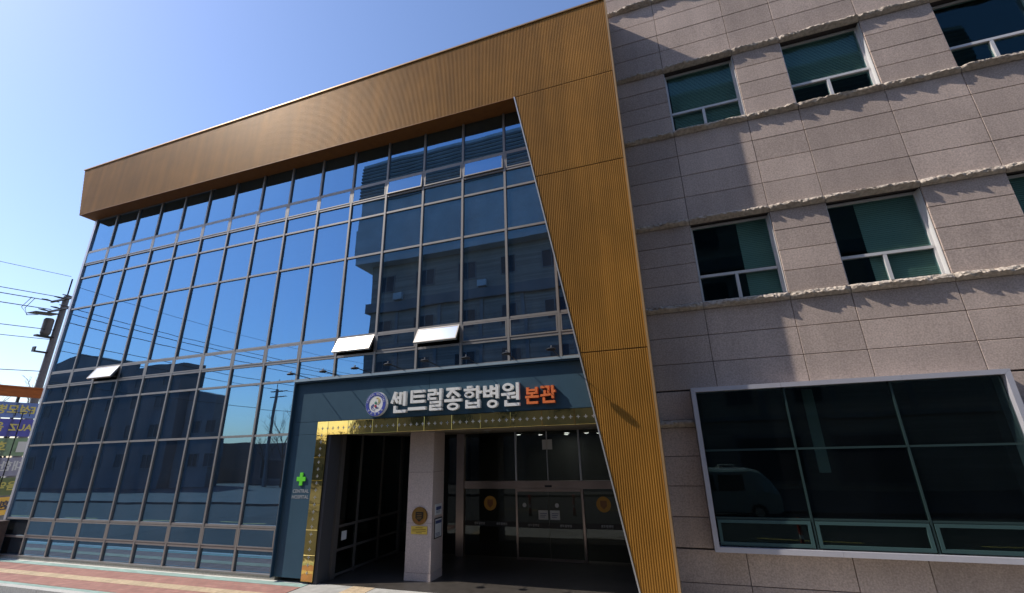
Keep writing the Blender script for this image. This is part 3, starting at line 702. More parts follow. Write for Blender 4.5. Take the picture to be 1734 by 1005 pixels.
b.build('print', 'bronze', p_)
for lab, z0, z1, y0, y1, fr in (('white notice sheet on the column side, upper of the two', 1.47, 1.72, 0.80, 1.15, 'notice_white'), ('black framed blue and white notice on the column side, lower of the two', 0.94, 1.40, 0.79, 1.18, 'black_metal')):
    n_ = tag(empty('notice', (CX1, (y0 + y1) / 2, z0)), lab, 'notice', 'notices on the column side')
    b = MB(); b.box(CX1 + 0.001, CX1 + 0.012, y0, y1, z0, z1); b.build('board', fr, n_)
    b = MB(); b.box(CX1 + 0.0125, CX1 + 0.015, y0 + 0.025, y1 - 0.025, z0 + 0.025, z1 - 0.025); sh = b.build('sheet', 'notice_white', n_)
    b = MB(); b.box(CX1 + 0.0155, CX1 + 0.018, y0 + 0.04, y1 - 0.04, z1 - 0.13, z1 - 0.06)
    for j in range(3): b.box(CX1 + 0.0155, CX1 + 0.018, y0 + 0.05, y1 - 0.10, z0 + 0.05 + j * 0.03, z0 + 0.06 + j * 0.03)
    b.build('print', 'notice_blue', sh)
    n_.location.z -= 0.045
pl.location.z -= 0.05; yp.location.z -= 0.055

# ================================================================= STONE WING
SY = 0.30
stone = tag(empty('stone_hospital_wing', (28, 4, 0)), 'tall pinkish granite clad hospital wing with square windows right of the gold leg', 'building')
XJ = [21.30, 22.775, 24.50, 25.61, 27.34, 28.75, 30.48, 31.9, 33.65]
WIN = [1, 3, 5, 7]
b = MB(); b.box(21.53, 33.65, SY + 0.05, 9.0, 0, 0.99)
rows = [('c', 0.0, 0.42), ('c', 0.42, 1.0), ('c', 1.0, 1.575), ('c', 1.575, 2.15), ('c', 2.15, 2.725), ('c', 2.725, 3.30), ('b', 3.30, 3.46)]
def courses(z0, z1, n): return [('c', z0 + (z1 - z0) * k / n, z0 + (z1 - z0) * (k + 1) / n) for k in range(n)]
def piers(z0, z1, n): return [('p', z0 + (z1 - z0) * k / n, z0 + (z1 - z0) * (k + 1) / n) for k in range(n)]
rows += courses(3.46, 5.84, 4) + [('b', 5.84, 6.01)] + piers(6.01, 7.97, 4) + [('b', 7.97, 8.13)] + courses(8.13, 10.53, 4) + [('b', 10.53, 10.69)] + piers(10.69, 12.64, 4) + [('b', 12.64, 12.81)] + courses(12.81, 15.21, 4) + [('b', 15.21, 15.38)] + piers(15.38, 17.3, 4) + [('b', 17.3, 17.47)] + courses(17.47, 18.6, 2)
BIG = (22.22, 27.48, 1.02, 4.08)
# solid core behind the cladding, with the window openings left free
def core(x0, x1, z0, z1): q = MB(); q.box(x0, x1, SY + 0.035, SY + 0.45, z0, z1); q.build('wall_core', 'granite_joint', stone)
core(21.30, 33.65, 0, 1.08); core(21.30, 22.28, 1.08, 4.02); core(27.42, 33.65, 1.08, 4.02); core(21.30, 33.65, 4.02, 5.98)
for za, zc in ((5.98, 8.0), (10.66, 12.67), (15.35, 17.33)):
    for i in (0, 2, 4, 6): core(XJ[i] - (0 if i == 0 else .0), XJ[i + 1], za, zc)
core(21.30, 33.65, 8.0, 10.66); core(21.30, 33.65, 12.67, 15.35); core(21.30, 33.65, 17.33, 18.6)
b = MB(); b.box(21.53, 33.65, 6.0, 6.2, 0, 18.6); b.build('inner_wall', 'interior_dark', stone)
for z in (0.02, 4.6, 9.2, 13.9, 18.5):
    b = MB(); b.box(21.53, 33.65, SY + 0.46, 6.0, z, z + 0.12); b.build('floor_slab', 'interior_dark', stone)
b = MB(); b.box(33.5, 33.65, SY + 0.46, 6.0, 0, 18.5); b.build('end_wall', 'interior_dark', stone)
J = 0.012
def rock_band(x0, x1, z0, z1, seed):
    """one rock-faced band stone: a broken, irregular front that juts out of the wall"""
    q = MB(); nx = max(8, int((x1 - x0) / 0.032)); nz = 8; vs = []; fs = []
    prof = [0.0, 0.05, 0.078, 0.098, 0.112, 0.118, 0.105, 0.025]
    def ridge(v): return 1 - 2 * abs(noise.noise(v))
    for i in range(nx + 1):
        x = x0 + (x1 - x0) * i / nx
        e = min(1.0, 0.55 + 6.0 * min(i, nx - i) / nx * (x1 - x0))
        low = 0.5 + 0.9 * noise.noise(Vector((x * 3.1 + seed * 5.7, seed, 2.2)))
        for j in range(nz):
            t = j / (nz - 1)
            n1 = noise.noise(Vector((x * 2.2 + seed * 9.1, t * 1.2, seed))); n2 = ridge(Vector((x * 6.5, t * 3.2, seed * 3.3 + 4))); n3 = ridge(Vector((x * 17, t * 7.0, seed * 1.3 + 9)))
            d = prof[j] * (0.72 + 0.55 * n1 + 0.30 * n2 + 0.22 * n3) * e
            if j >= 5: d *= max(0.2, 1.1 - low * (j - 4) * 0.3)
            zz = z1 - (z1 - z0) * t + (0.016 * n3 + 0.012 * n2 if 0 < j < nz - 1 else 0)
            vs.append((x, SY - max(0.004, d), zz))
    for i in range(nx):
        for j in range(nz - 1):
            a = i * nz + j; fs.append((a, a + 1, a + nz + 1)); fs.append((a, a + nz + 1, a + nz))
    o = len(vs)
    vs += [(x0, SY + 0.03, z1), (x1, SY + 0.03, z1), (x1, SY + 0.03, z0), (x0, SY + 0.03, z0)]
    fs += [tuple([o + 0] + [nz * i for i in range(nx + 1)] + [o + 1]), tuple([o + 2] + [nz * i + nz - 1 for i in range(nx, -1, -1)] + [o + 3]),
           tuple([o + 3] + [nz - 1 - j for j in range(nz)] + [o + 0]), tuple([o + 1] + [nx * nz + j for j in range(nz)] + [o + 2])]
    q.add(vs, fs)
    q.build('band_stone', 'granite_rock', stone)
def cut_big(x0, x1, z0, z1):
    """pieces of a block that stay outside the bay window"""
    bx0, bx1, bz0, bz1 = BIG
    if x1 <= bx0 or x0 >= bx1 or z1 <= bz0 or z0 >= bz1: return [(x0, x1, z0, z1)]
    out = []
    if z0 < bz0: out.append((x0, x1, z0, bz0)); 
    if z1 > bz1: out.append((x0, x1, bz1, z1))
    za, zc = max(z0, bz0), min(z1, bz1)
    if x0 < bx0: out.append((x0, bx0, za, zc))
    if x1 > bx1: out.append((bx1, x1, za, zc))
    return [p for p in out if p[1] - p[0] > 0.03 and p[3] - p[2] > 0.03]
sd = 0
for kind, z0, z1 in rows:
    for i in range(len(XJ) - 1):
        if kind == 'p' and i in WIN: continue
        x0, x1 = XJ[i], XJ[i + 1]
        if kind == 'b':
            for (a, c, d, e) in cut_big(x0, x1, z0, z1):
                sd += 1; rock_band(a + 0.006, c - 0.006, d + 0.002, e - 0.002, sd)
            continue
        for (a, c, d, e) in cut_big(x0, x1, z0, z1):
            dy = random.uniform(-0.003, 0.003)
            block('stone_block', 'granite', stone, a + J / 2, c - J / 2, SY + dy, SY + 0.034, d + J / 2, e - J / 2, ch=0.005)
# square windows
def win(x0, x1, z0, z1, blind):
    FY = SY + 0.17; t = 0.055
    q = MB()
    q.box(x0, x0 + t, FY, FY + 0.08, z0, z1); q.box(x1 - t, x1, FY, FY + 0.08, z0, z1); q.box(x0 + t, x1 - t, FY, FY + 0.08, z1 - t, z1); q.box(x0 + t, x1 - t, FY, FY + 0.08, z0, z0 + t)
    zm = z0 + (z1 - z0) * 0.335; xm = x0 + (x1 - x0) * 0.48
    w = q.build('window_frame', 'frame_white', stone)
    q = MB(); q.box(x0 + t, x1 - t, FY - 0.015, FY + 0.08, zm - 0.032, zm + 0.032); q.build('transom', 'frame_white', w)
    q = MB(); q.box(xm - 0.032, xm + 0.032, FY - 0.012, FY + 0.08, z0 + t, zm - 0.033); q.build('mullion', 'frame_white', w)
    for (a, c) in ((x0, x0 + 0.012), (x1 - 0.012, x1)):
        q = MB(); q.box(a, c, SY + 0.035, FY - 0.001, z0, z1); q.build('reveal', 'frame_white', w)
    for (a, c, d, e) in ((x0 + t, x1 - t, zm + 0.03, z1 - t), (x0 + t, xm - 0.03, z0 + t, zm - 0.03), (xm + 0.03, x1 - t, z0 + t, zm - 0.03)):
        q = MB(); q.box(a, c, FY + 0.035, FY + 0.045, d, e); p = q.build('pane', 'stone_glass', w)
        p.rotation_euler = (R(random.uniform(-.1, .1)), 0, R(random.uniform(-.15, .15)))
    if blind:
        a, c, d = blind
        q = MB(); xa, xc = x0 + (x1 - x0) * a, x0 + (x1 - x0) * c; zz = z1 - 0.06; zend = z0 + (z1 - z0) * d + 0.03
        while zz > zend:
            q.add([(xa, FY + 0.082, zz - 0.034), (xc, FY + 0.082, zz - 0.034), (xc, FY + 0.098, zz + 0.012), (xa, FY + 0.098, zz + 0.012)], [(0, 1, 2, 3)]); zz -= 0.045
        q.build('window_blind', 'blind', w)
BL = {(1, 1): (.06, .98, .02), (1, 3): (.04, .98, .30), (0, 1): (.60, .98, .0), (0, 3): (.34, .98, .0), (0, 5): (.05, .98, .5)}
for r, (za, zc) in enumerate(((6.01, 7.97), (10.69, 12.64), (15.38, 17.3))):
    for i in WIN: win(XJ[i] + 0.004, XJ[i + 1] - 0.004, za + 0.004, zc - 0.004, BL.get((r, i)))
# bay window with broad aluminium surround
bay = MB()
bx0, bx1, bz0, bz1 = BIG; fw = 0.088; FY0, FY1 = 0.0, SY + 0.10
bw = tag(empty('bay_window', (24.85, 0.15, 1.02)), 'wide dark bay window in a projecting grey aluminium surround', 'window')
def mitre(pts, nm): q = MB(); q.prism_xz(pts, FY0, FY1); q.build(nm, 'bay_frame', bw)
g = 0.0015
mitre([(bx0 + g, bz1), (23.9, bz1), (23.9, bz1 - fw), (bx0 + fw + g, bz1 - fw)], 'surround_piece')
mitre([(23.904, bz1), (25.9, bz1), (25.9, bz1 - fw), (23.904, bz1 - fw)], 'surround_piece')
mitre([(25.904, bz1), (bx1 - g, bz1), (bx1 - fw - g, bz1 - fw), (25.904, bz1 - fw)], 'surround_piece')
mitre([(bx0 + g, bz0), (24.3, bz0), (24.3, bz0 + fw), (bx0 + fw + g, bz0 + fw)], 'surround_piece')
mitre([(24.304, bz0), (bx1 - g, bz0), (bx1 - fw - g, bz0 + fw), (24.304, bz0 + fw)], 'surround_piece')
for zc_ in ((bz0, 2.9), (2.904, bz1)):
    a, c = zc_
    mitre([(bx0, a + (g if a == bz0 else 0)), (bx0 + fw, a + (fw + g if a == bz0 else 0)), (bx0 + fw, c - (fw + g if c == bz1 else 0)), (bx0, c - (g if c == bz1 else 0))], 'surround_piece')
    mitre([(bx1, a + (g if a == bz0 else 0)), (bx1 - fw, a + (fw + g if a == bz0 else 0)), (bx1 - fw, c - (fw + g if c == bz1 else 0)), (bx1, c - (g if c == bz1 else 0))], 'surround_piece')
ix0, ix1, iz0, iz1 = bx0 + fw, bx1 - fw, bz0 + fw, bz1 - fw
XM = [ix0, 23.95, 25.72, ix1]; ZM = [iz0, 1.60, 2.83, iz1]
GYB = 0.10
for x in XM[1:3]:
    b = MB(); b.box(x - 0.016, x + 0.016, GYB - 0.025, GYB + 0.06, iz0, iz1); b.build('mullion', 'bay_bar', bw)
for z in ZM[1:3]:
    for i in range(3):
        b = MB(); b.box(XM[i] + 0.023, XM[i + 1] - 0.023, GYB - 0.020, GYB + 0.06, z - 0.018, z + 0.018); b.build('transom', 'bay_bar', bw)
for i in range(3):
    for j in range(3):
        a, c, d, e = XM[i] + 0.023, XM[i + 1] - 0.023, ZM[j] + 0.019, ZM[j + 1] - 0.019
        if j == 0:
            t = 0.055; q = MB(); a += .012; c -= .012; d += .008; e -= .008
            q.box(a, c, GYB - 0.035, GYB + 0.03, d, d + t); q.box(a, c, GYB - 0.035, GYB + 0.03, e - t, e); q.box(a, a + t, GYB - 0.035, GYB + 0.03, d + t, e - t); q.box(c - t, c, GYB - 0.035, GYB + 0.03, d + t, e - t)
            s_ = q.build('window_sash', 'teal_frame', bw); q = MB(); q.box(a + t, c - t, GYB, GYB + 0.01, d + t, e - t); q.build('pane', 'bay_glass', s_)
        else:
            q = MB(); q.box(a, c, GYB, GYB + 0.01, d, e); p = q.build('pane', 'bay_glass', bw); p.rotation_euler = (R(random.uniform(-.08, .08)), 0, R(random.uniform(-.1, .1)))
b = MB(); b.box(ix0, ix1, SY + 0.2, SY + 0.25, iz0 - 0.02, iz0); b.build('inner_sill', 'frame_white', bw)
b = MB(); b.box(24.37, 24.56, 0.55, 0.60, 2.37, 3.98); b.build('pillar_strip', 'blind', bw)  # added strip standing in for a pale pillar band, not a real blind

# ================================================================= LOW STONE PIER AT THE LEFT CORNER
pier = tag(empty('corner_pier', (-0.4, -0.2, 0)), 'low dark brown stone pier at the left foot of the glass wing', 'pier')
b = MB(); b.box(-1.3, 0.34, -0.50, -0.105, -0.01, 1.06); b.build('body', 'low_wall_stone', pier)
b = MB(); b.box(-1.33, 0.37, -0.53, -0.104, 1.061, 1.12); b.build('cap', 'low_wall_stone', pier)
fx = tag(empty('window_notice', (0.35, 0.05, 1.25)), 'small red and cream poster behind the lowest left glass pane', 'poster')
b = MB(); b.box(0.22, 0.48, 0.03, 0.034, 1.23, 1.42); b.build('lower_sheet', 'sign_red', fx)
b = MB(); b.box(0.22, 0.48, 0.03, 0.034, 1.421, 1.78); b.build('upper_sheet', 'ban_yellow', fx)
b = MB(); b.box(0.72, 0.86, 0.03, 0.034, 1.36, 1.68); b.build('side_sheet', 'notice_white', fx)

# ================================================================= BANNER RACK AND POLES AT THE LEFT
RX = -4.0
rack = tag(empty('banner_rack', (RX, 2.0, 0)), 'tall banner rack with orange brown top beam left of the glass wing', 'rack')
b = MB(); b.box(RX - 0.12, RX + 0.12, 0.0, 5.0, 5.54, 5.90); b.box(RX - 0.16, RX + 0.16, 0.0, 5.0, 5.905, 5.96); b.build('top_beam', 'rust_beam', rack)
for y in (0.1, 1.12, 4.9):
    b = MB(); b.box(RX - 0.25, RX - 0.17, y - 0.04, y + 0.04, 0, 5.9); b.build('post', 'black_metal', rack)
def banner(z0, z1, m, words, mt, label, size, extra=None):
    o = tag(empty('banner', (RX, 1.4, z0)), label, 'banner', 'banners stacked on the rack')
    q = MB(); n = 22; vs = []; fs = []
    for i in range(n + 1):
        y = 0.05 + 4.75 * i / n
        for j in range(5):
            z = z0 + (z1 - z0) * j / 4
            vs.append((RX - 0.14 + 0.02 * noise.noise(Vector((y * 1.1, z * 1.3, z0))), y, z))
    for i in range(n):
        for j in range(4): a = i * 5 + j; fs.append((a, a + 5, a + 6, a + 1))
    q.add(vs, fs); s = q.build('cloth', m, o)
    md = s.modifiers.new('thickness', 'SOLIDIFY'); md.thickness = 0.004
    for w, y, sz in words:
        text_part('lettering', w, sz, mt, o, (RX - 0.105, y, (z0 + z1) / 2), rotz=R(90), mirror=True, bold=sz * 0.03)
    if extra:
        q = MB(); q.box(RX - 0.104, RX - 0.10, *extra); q.build('printed_square', 'ban_text_white', o)
banner(4.70, 5.33, 'ban_blue', [('E', 1.66, .40), ('성모병원', 0.85, .40)], 'ban_text_yellow', 'topmost light blue banner with yellow letters seen from behind', .4)
banner(3.96, 4.66, 'ban_violet', [('AUZ', 1.45, .36), ('음료', 0.55, .40)], 'ban_text_yellow', 'violet blue banner with yellow letters, second from the top', .4)
banner(3.20, 3.90, 'ban_sage', [('호보', 0.82, .40)], 'ban_text_yellow', 'sage green banner with a white square, third from the top', .4, (1.52, 1.80, 3.34, 3.76))
banner(2.43, 3.13, 'ban_grey', [('대한', 1.55, .40), ('국립', 0.4, .4)], 'ban_text_white', 'grey banner with white letters, fourth from the top', .4)
banner(1.68, 2.36, 'ban_olive', [('음악 새', 1.35, .36)], 'ban_text_yellow', 'olive banner with yellow letters, fifth from the top', .4)
banner(0.95, 1.62, 'ban_yellow', [('환영', 1.5, .36)], 'ban_text_dark', 'yellow banner with dark letters, lowest on the rack', .4)
tp = tag(empty('slim_post', (-3.0, 0.88, 0)), 'thin dark post with a small forked top in front of the banners', 'post')
b = MB(); b.tube([(-3.0, 0.88, 0), (-3.0, 0.88, 4.82)], 0.019, 8); b.build('shaft', 'black_metal', tp)
b = MB(); b.tube([(-3.0, 0.66, 4.84), (-3.0, 1.10, 4.84)], 0.012, 6); b.tube([(-3.0, 0.66, 4.70), (-3.0, 0.66, 5.0)], 0.012, 6); b.tube([(-3.0, 1.10, 4.70), (-3.0, 1.10, 5.0)], 0.012, 6); b.build('fork', 'black_metal', tp)

def utility_pole(x, y, h, label, transformer):
    o = tag(empty('utility_pole', (x, y, -0.1)), label, 'utility pole', 'utility poles along the side street')
    b = MB(); b.tube([(x, y, -0.1), (x, y, h)], [0.19, 0.13], 12); b.build('shaft', 'pole_concrete', o)
    b = MB(); b.tube([(x, y, h), (x, y, h + 1.0)], 0.035, 6); b.build('spike', 'black_metal', o)
    for z in (h - 0.20, h - 0.75):
        b = MB(); b.box(x - 0.95, x + 0.95, y - 0.17, y - 0.09, z - 0.045, z + 0.045); a = b.build('crossarm', 'black_metal', o)
        for dx in (-0.85, 0.15, 0.85):
            for s in (-1,):
                q = MB(); q.tube([(x + dx, y - 0.13, z + 0.02), (x + dx, y + s * 0.24 - .13, z + 0.03), (x + dx, y + s * 0.46 - .13, z + 0.03)], [0.02, 0.05, 0.02], 7); q.build('insulator', 'insulator', a)
    if transformer:
        b = MB(); b.tube([(x - 0.10, y - 0.36, h - 2.15), (x - 0.10, y - 0.36, h - 2.05), (x - 0.10, y - 0.36, h - 1.35), (x - 0.10, y - 0.36, h - 1.28)], [0.16, 0.20, 0.20, 0.15], 14); t = b.build('transformer', 'transformer', o)
        b = MB(); b.add([(x - .45, y - 1.15, h - 1.16), (x + .3, y - 1.15, h - 1.16), (x + .3, y - 0.2, h - 1.06), (x - .45, y - 0.2, h - 1.06), (x - .45, y - 1.15, h - 1.13), (x + .3, y - 1.15, h - 1.13), (x + .3, y - .2, h - 1.02), (x - .45, y - .2, h - 1.02)],
                        [(0, 3, 2, 1), (4, 5, 6, 7), (0, 1, 5, 4), (1, 2, 6, 5), (2, 3, 7, 6), (3, 0, 4, 7)]); b.build('cover', 'black_metal', t)
        b = MB(); b.box(x - 0.15, x + 0.12, y - 0.75, y, h - 2.28, h - 2.20); b.build('bracket', 'black_metal', o)
        b = MB(); b.box(x - 0.12, x + 0.10, y - 0.60, y, h - 3.05, h - 2.99); b.box(x - 0.12, x + 0.10, y - 0.66, y - 0.60, h - 3.05, h - 2.80); b.build('bracket', 'black_metal', o)
        for dx, dd in ((0, .0), (.06, .16)):
            b = MB(); b.tube([(x - .35 + dx, y - 1.05 - dd, h - 0.35), (x - .3 + dx, y - 1.32 - dd, h - 0.95), (x - .2 + dx, y - 1.22, h - 1.30), (x - .1 + dx, y - .85, h - 1.2)], 0.014, 5); b.build('loop_cable', 'wire_black', o)
    return o
P1 = (-7.6, 3.22, 11.15); P2 = (-7.6, -21.0, 11.0); P3 = (-17.2, -27.0, 9.6)
utility_pole(*P1, 'concrete utility pole with transformer rising behind the left edge of the glass wing', True)
utility_pole(*P3, 'distant utility pole with crossarms mirrored in the lower glass panes', False)
wires = [('uppermost thin', 0.0, 1.12, 0.012), ('second', 0.35, -0.17, 0.018), ('third', -0.35, -0.28, 0.022), ('fourth', -0.85, -0.62, 0.022), ('fifth', 0.05, -1.85, 0.018), ('sixth', -0.10, -2.32, 0.016), ('lowest', 0.0, -3.95, 0.018)]
for nm, dx, dz, r in wires:
    b = MB(); pts = []
    for k in range(19):
        t = k / 18
        pts.append((P1[0] + dx, P1[1] - 0.08 + (-44.3) * t, P1[2] + dz - 4 * 0.9 * t * (1 - t) - 0.0 * t))
    b.tube(pts, r, 5)
    b.build('power_line', 'wire_black', None)
    o = COL.objects[-1]
    tag(o, ('power line crossing the sky at far left, %s from the top' % nm) if nm not in ('lowest', 'uppermost thin') else '%s power line crossing the sky at far left' % nm, 'power line', 'power lines over the side street')
b = MB(); b.box(-7.9, -7.3, 3.0, 3.6, -0.15, -0.02); b.build('base', 'concrete', None); tag(COL.objects[-1], 'small concrete footing of the transformer utility pole', 'footing')

# ================================================================= BARE TREES
def bare_tree(x, y, h, label, seed, group='bare winter trees'):
    rnd = random.Random(seed)
    o = tag(empty('bare_tree', (x, y, -0.1)), label, 'tree', group)
    tr = MB(); cr = MB()
    def grow(p, d, ln_, r, lev):
        q = p + d * ln_ * 0.5 + Vector((rnd.uniform(-.1, .1), rnd.uniform(-.1, .1), 0)) * ln_ * 0.2; e = q + (d + Vector((rnd.uniform(-.15, .15), rnd.uniform(-.15, .15), .1))).normalized() * ln_ * 0.5
        (tr if lev == 0 else cr).tube([p, q, e], [r, r * .8, r * .6], 5 if lev < 2 else 3, cap=False)
        if lev >= 4: return
        for k in range(4 if lev < 2 else 3):
            a = rnd.uniform(0, 6.28); sp = rnd.uniform(.35, .8)
            nd_ = (d + Vector((math.cos(a) * sp, math.sin(a) * sp, rnd.uniform(0, .35)))).normalized()
            st = p.lerp(e, rnd.uniform(.45, 1.0)) if k else e
            grow(st, nd_, ln_ * rnd.uniform(.5, .72), r * (.55 if k else .6), lev + 1)
    grow(Vector((x, y, -0.1)), Vector((rnd.uniform(-.05, .05), rnd.uniform(-.05, .05), 1)).normalized(), h * 0.45, h * 0.011, 0)
    tr.build('trunk', 'bark', o); cr.build('crown', 'bark', o)
bare_tree(-36, 15.5, 11.5, 'leafless tree behind the banner rack, its fine twigs above the orange beam', 3)
bare_tree(-31, 10.5, 8.5, 'leafless tree at the far left edge beside the power pole', 11)
bare_tree(-14.6, -26.5, 8.5, 'slender leafless tree mirrored in the lower panes right of the mirrored pole', 5)
bare_tree(-12.2, -27.5, 6.5, 'shorter leafless tree mirrored beside the portal edge', 8)
bare_tree(-19.5, -29, 6.0, 'leafless tree mirrored between the dark block and the mirrored pole', 21)

# ================================================================= BUILDINGS ACROSS THE STREET (seen mirrored in the glass)
def window_grid(parent, xs, zs, y, w, h, m='opp_glass'):
    for x in xs:
        for z in zs:
            q = MB(); q.box(x - 0.07, x + w + 0.07, y, y + 0.06, z - 0.07, z); q.box(x - 0.07, x + w + 0.07, y, y + 0.06, z + h, z + h + 0.07)
            q.box(x - 0.07, x, y, y + 0.06, z, z + h); q.box(x + w, x + w + 0.07, y, y + 0.06, z, z + h); q.box(x + w * .48, x + w * .52, y, y + 0.05, z, z + h)
            f = q.build('window_frame', 'opp_grey', parent)
            q = MB(); q.box(x, x + w, y - 0.02, y + 0.02, z, z + h); q.build('pane', m, f)
opp = tag(empty('opposite_block', (20, -30, 0)), 'large brown and pale office block mirrored in the right half of the glass', 'building')
OY = -24.0
b = MB(); b.box(-4.2, 46, -38, OY, 0, 15.4); b.build('lower_wall', 'opp_brown', opp)
b = MB(); b.box(-4.6, 46, -38, OY + 0.35, 15.4, 16.3); b.build('cornice', 'opp_dark', opp)
b = MB(); b.box(-4.3, 46, -38, OY, 16.3, 20.2); b.build('upper_wall', 'opp_brown', opp)
b = MB(); b.box(-5.6, 46, -38, OY + 1.0, 20.2, 24.0); b.build('parapet_band', 'opp_pale', opp)
b = MB(); b.box(-5.6, 46, -38, OY + 0.8, 24.0, 31.8); up = b.build('top_storey', 'opp_pale', opp)
for k in range(11):
    b = MB(); b.box(-5.65, 46, OY + 0.8, OY + 0.9, 27.2 + k * 0.4, 27.42 + k * 0.4); b.build('louvre', 'opp_grey', up)
window_grid(opp, [-3.1 + 4.1 * k for k in range(9)], [17.5, 13.0, 9.2, 5.4], OY, 1.6, 1.55)
for k in range(7):
    b = MB(); b.box(-2.5 + k * 5.6, 1.6 + k * 5.6, OY, OY + 0.10, 0.3, 3.4); f = b.build('shopfront', 'opp_dark', opp)
    b = MB(); b.box(-2.3 + k * 5.6, 1.4 + k * 5.6, OY + 0.10, OY + 0.13, 0.5, 3.2); b.build('pane', 'opp_glass', f)
for z in (4.3, 8.1, 11.9):
    b = MB(); b.box(-4.35, 46, OY, OY + 0.14, z, z + 0.28); b.build('string_course', 'opp_grey', opp)
for k in range(10):
    b = MB(); b.box(-4.2 + k * 4.1 + 3.15, -4.2 + k * 4.1 + 3.45, OY, OY + 0.10, 4.6, 15.4); b.build('downpipe' if k % 3 == 0 else 'pilaster', 'opp_grey', opp)
for k in range(5):
    x = -1.2 + k * 8.2
    b = MB(); b.box(x, x + 0.85, OY + 0.02, OY + 0.40, 16.5, 17.1); b.build('cooling_unit', 'opp_pale', opp)
dark = tag(empty('dark_apartment_block', (-40, -32, 0)), 'dark apartment block with sloped roof mirrored in the left glass panes', 'building')
b = MB(); b.box(-62, -27.6, -26.2, -24, 0, 12.7); b.build('wall', 'opp_dark', dark)
b = MB(); b.prism_xz([(-60, 12.7), (-38.0, 12.7), (-38.0, 13.8), (-43.8, 15.0), (-47.2, 15.6), (-50, 15.3), (-54, 14.2)], -26.0, -24.3); b.build('roof', 'opp_grey', dark)
window_grid(dark, [-59 + 4.0 * k for k in range(8)], [2.0, 5.0, 8.0, 10.6], -24.0, 1.7, 1.3)
annex = tag(empty('grey_annex', (-24.5, -30, 0)), 'lower grey annex beside the dark apartment block, mirrored in the glass', 'building')
b = MB(); b.prism_xz([(-27.5, 0), (-22.9, 0), (-22.9, 8.95), (-27.5, 9.9)], -26.2, -25.0); b.build('wall', 'opp_grey', annex)
window_grid(annex, [-25.9, -23.6], [2.0, 5.2], -25.0, 1.3, 1.2)
shops = tag(empty('low_shop_row', (-12, -32, 0)), 'low dark shop row mirrored along the horizon of the lower panes', 'building')
b = MB(); b.box(-31, -4.7, -36, -29.5, 0, 4.15); b.build('wall', 'opp_dark', shops)
for k in range(4):
    b = MB(); b.box(-20.6 + k * 4.0, -17.4 + k * 4.0, -29.5, -29.45, 0.4, 2.6); f = b.build('shopfront', 'opp_grey', shops)
    b = MB(); b.box(-20.4 + k * 4.0, -17.6 + k * 4.0, -29.45, -29.42, 0.6, 2.4); b.build('pane', 'opp_glass', f)

# ================================================================= VAN AND DELINEATOR POSTS ON THE STREET (mirrored in the dark glass)
van = tag(empty('parked_van', (23.2, -12.9, -0.15)), 'pale greenish van with a roof unit mirrored in the dark bay window', 'van')
def loft(sec, name, m, parent):
    """sections (x, list of (y, z)) joined into one body"""
    q = MB(); n = len(sec[0][1]); vs = []; fs = []
    for x, pr in sec: vs += [(x, y, z) for y, z in pr]
    for i in range(len(sec) - 1):
        for k in range(n): a = i * n + k; c = i * n + (k + 1) % n; fs.append((a, c, c + n, a + n))
    fs += [tuple(range(n - 1, -1, -1)), tuple((len(sec) - 1) * n + k for k in range(n))]
    q.add(vs, fs); return q.build(name, m, parent)
def vprof(w, zb, zm, zt, wt):
    return [(-12.9 - w, zb), (-12.9 + w, zb), (-12.9 + w, zm), (-12.9 + wt, zt - .08), (-12.9 + wt - .12, zt), (-12.9 - wt + .12, zt), (-12.9 - wt, zt - .08), (-12.9 - w, zm)]
loft([(20.6, vprof(.85, .25, .95, 1.70, .72)), (20.75, vprof(.90, .18, 1.0, 1.84, .78)), (22.5, vprof(.92, .15, 1.0, 1.88, .80)), (24.6, vprof(.92, .15, 1.0, 1.86, .79)), (25.05, vprof(.92, .15, .98, 1.74, .75)), (25.4, vprof(.90, .15, .92, 1.35, .72)), (25.6, vprof(.86, .2, .80, 1.0, .68)), (25.68, vprof(.78, .25, .7, .84, .6))], 'body', 'van_body_shaded', van)
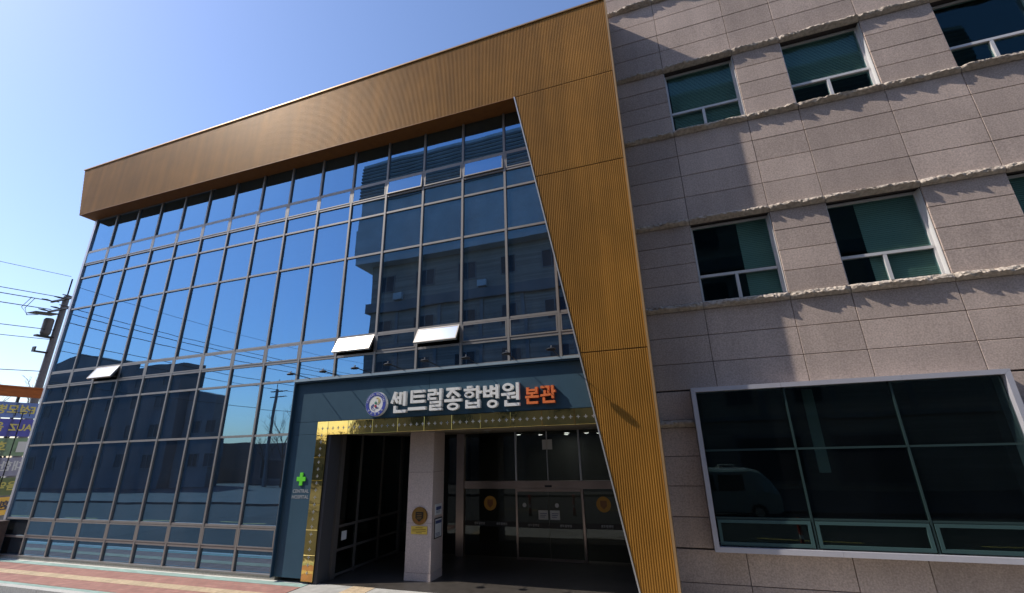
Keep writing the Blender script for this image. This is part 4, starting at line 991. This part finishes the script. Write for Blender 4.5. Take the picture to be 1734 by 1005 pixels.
loft([(20.9, [(-12.9 - .62, 1.85), (-12.9 + .62, 1.85), (-12.9 + .55, 1.90), (-12.9 - .55, 1.90)]), (22.5, [(-12.9 - .70, 1.86), (-12.9 + .70, 1.86), (-12.9 + .60, 1.93), (-12.9 - .60, 1.93)]), (24.5, [(-12.9 - .69, 1.85), (-12.9 + .69, 1.85), (-12.9 + .58, 1.905), (-12.9 - .58, 1.905)]), (25.0, [(-12.9 - .6, 1.74), (-12.9 + .6, 1.74), (-12.9 + .5, 1.79), (-12.9 - .5, 1.79)])], 'roof', 'van_roof_lit', van)
for x0, x1 in ((20.95, 22.0), (22.1, 23.2), (23.3, 24.35)):
    b = MB(); b.add([(x0, -11.968, 1.04), (x1, -11.968, 1.04), (x1 - .04, -12.085, 1.68), (x0 + .04, -12.085, 1.68), (x0, -11.99, 1.04), (x1, -11.99, 1.04), (x1 - .04, -12.11, 1.68), (x0 + .04, -12.11, 1.68)],
                    [(1, 0, 3, 2), (4, 5, 6, 7), (0, 1, 5, 4), (1, 2, 6, 5), (2, 3, 7, 6), (3, 0, 4, 7)]); b.build('side_window', 'van_glass', van)
for x in (21.4, 24.75):
    for y in (-13.72, -12.08):
        b = MB(); b.tube([(x, y - .1, .17), (x, y + .1, .17)], .32, 18); w_ = b.build('wheel', 'tyre', van)
        b = MB(); b.tube([(x, y - .11, .17), (x, y + .11, .17)], .18, 14); b.build('rim', 'steel', w_)
b = MB(); b.box(23.4, 24.2, -13.3, -12.5, 1.89, 1.95); b.box(23.5, 24.1, -13.2, -12.6, 1.95, 2.05); ru = b.build('roof_unit', 'frame_white', van)
for k in range(5):
    b = MB(); b.box(23.56 + k * .1, 23.61 + k * .1, -12.59, -12.56, 1.97, 2.03); b.build('vent', 'black_metal', ru)
for (x, y, lab) in ((24.95, -6.2, 'red delineator post mirrored in the right of the bay window'), (14.73, -6.2, 'red delineator post mirrored in the left sliding door leaf'), (16.85, -6.4, 'red delineator post mirrored in the right door jamb')):
    o = tag(empty('delineator_post', (x, y, -0.15)), lab, 'delineator', 'red delineator posts on the road')
    b = MB(); b.tube([(x, y, -.15), (x, y, -.10)], [.14, .12], 14); b.build('base', 'black_metal', o)
    b = MB(); b.tube([(x, y, -.10), (x, y, .30), (x, y, .58), (x, y, .66), (x, y, .74), (x, y, .78)], [.065, .05, .045, .075, .07, .03], 12); b.build('shaft', 'post_red', o, smooth=True)
    b = MB(); b.tube([(x, y, .22), (x, y, .34)], .056, 12); b.build('reflective_band', 'sign_white', o)
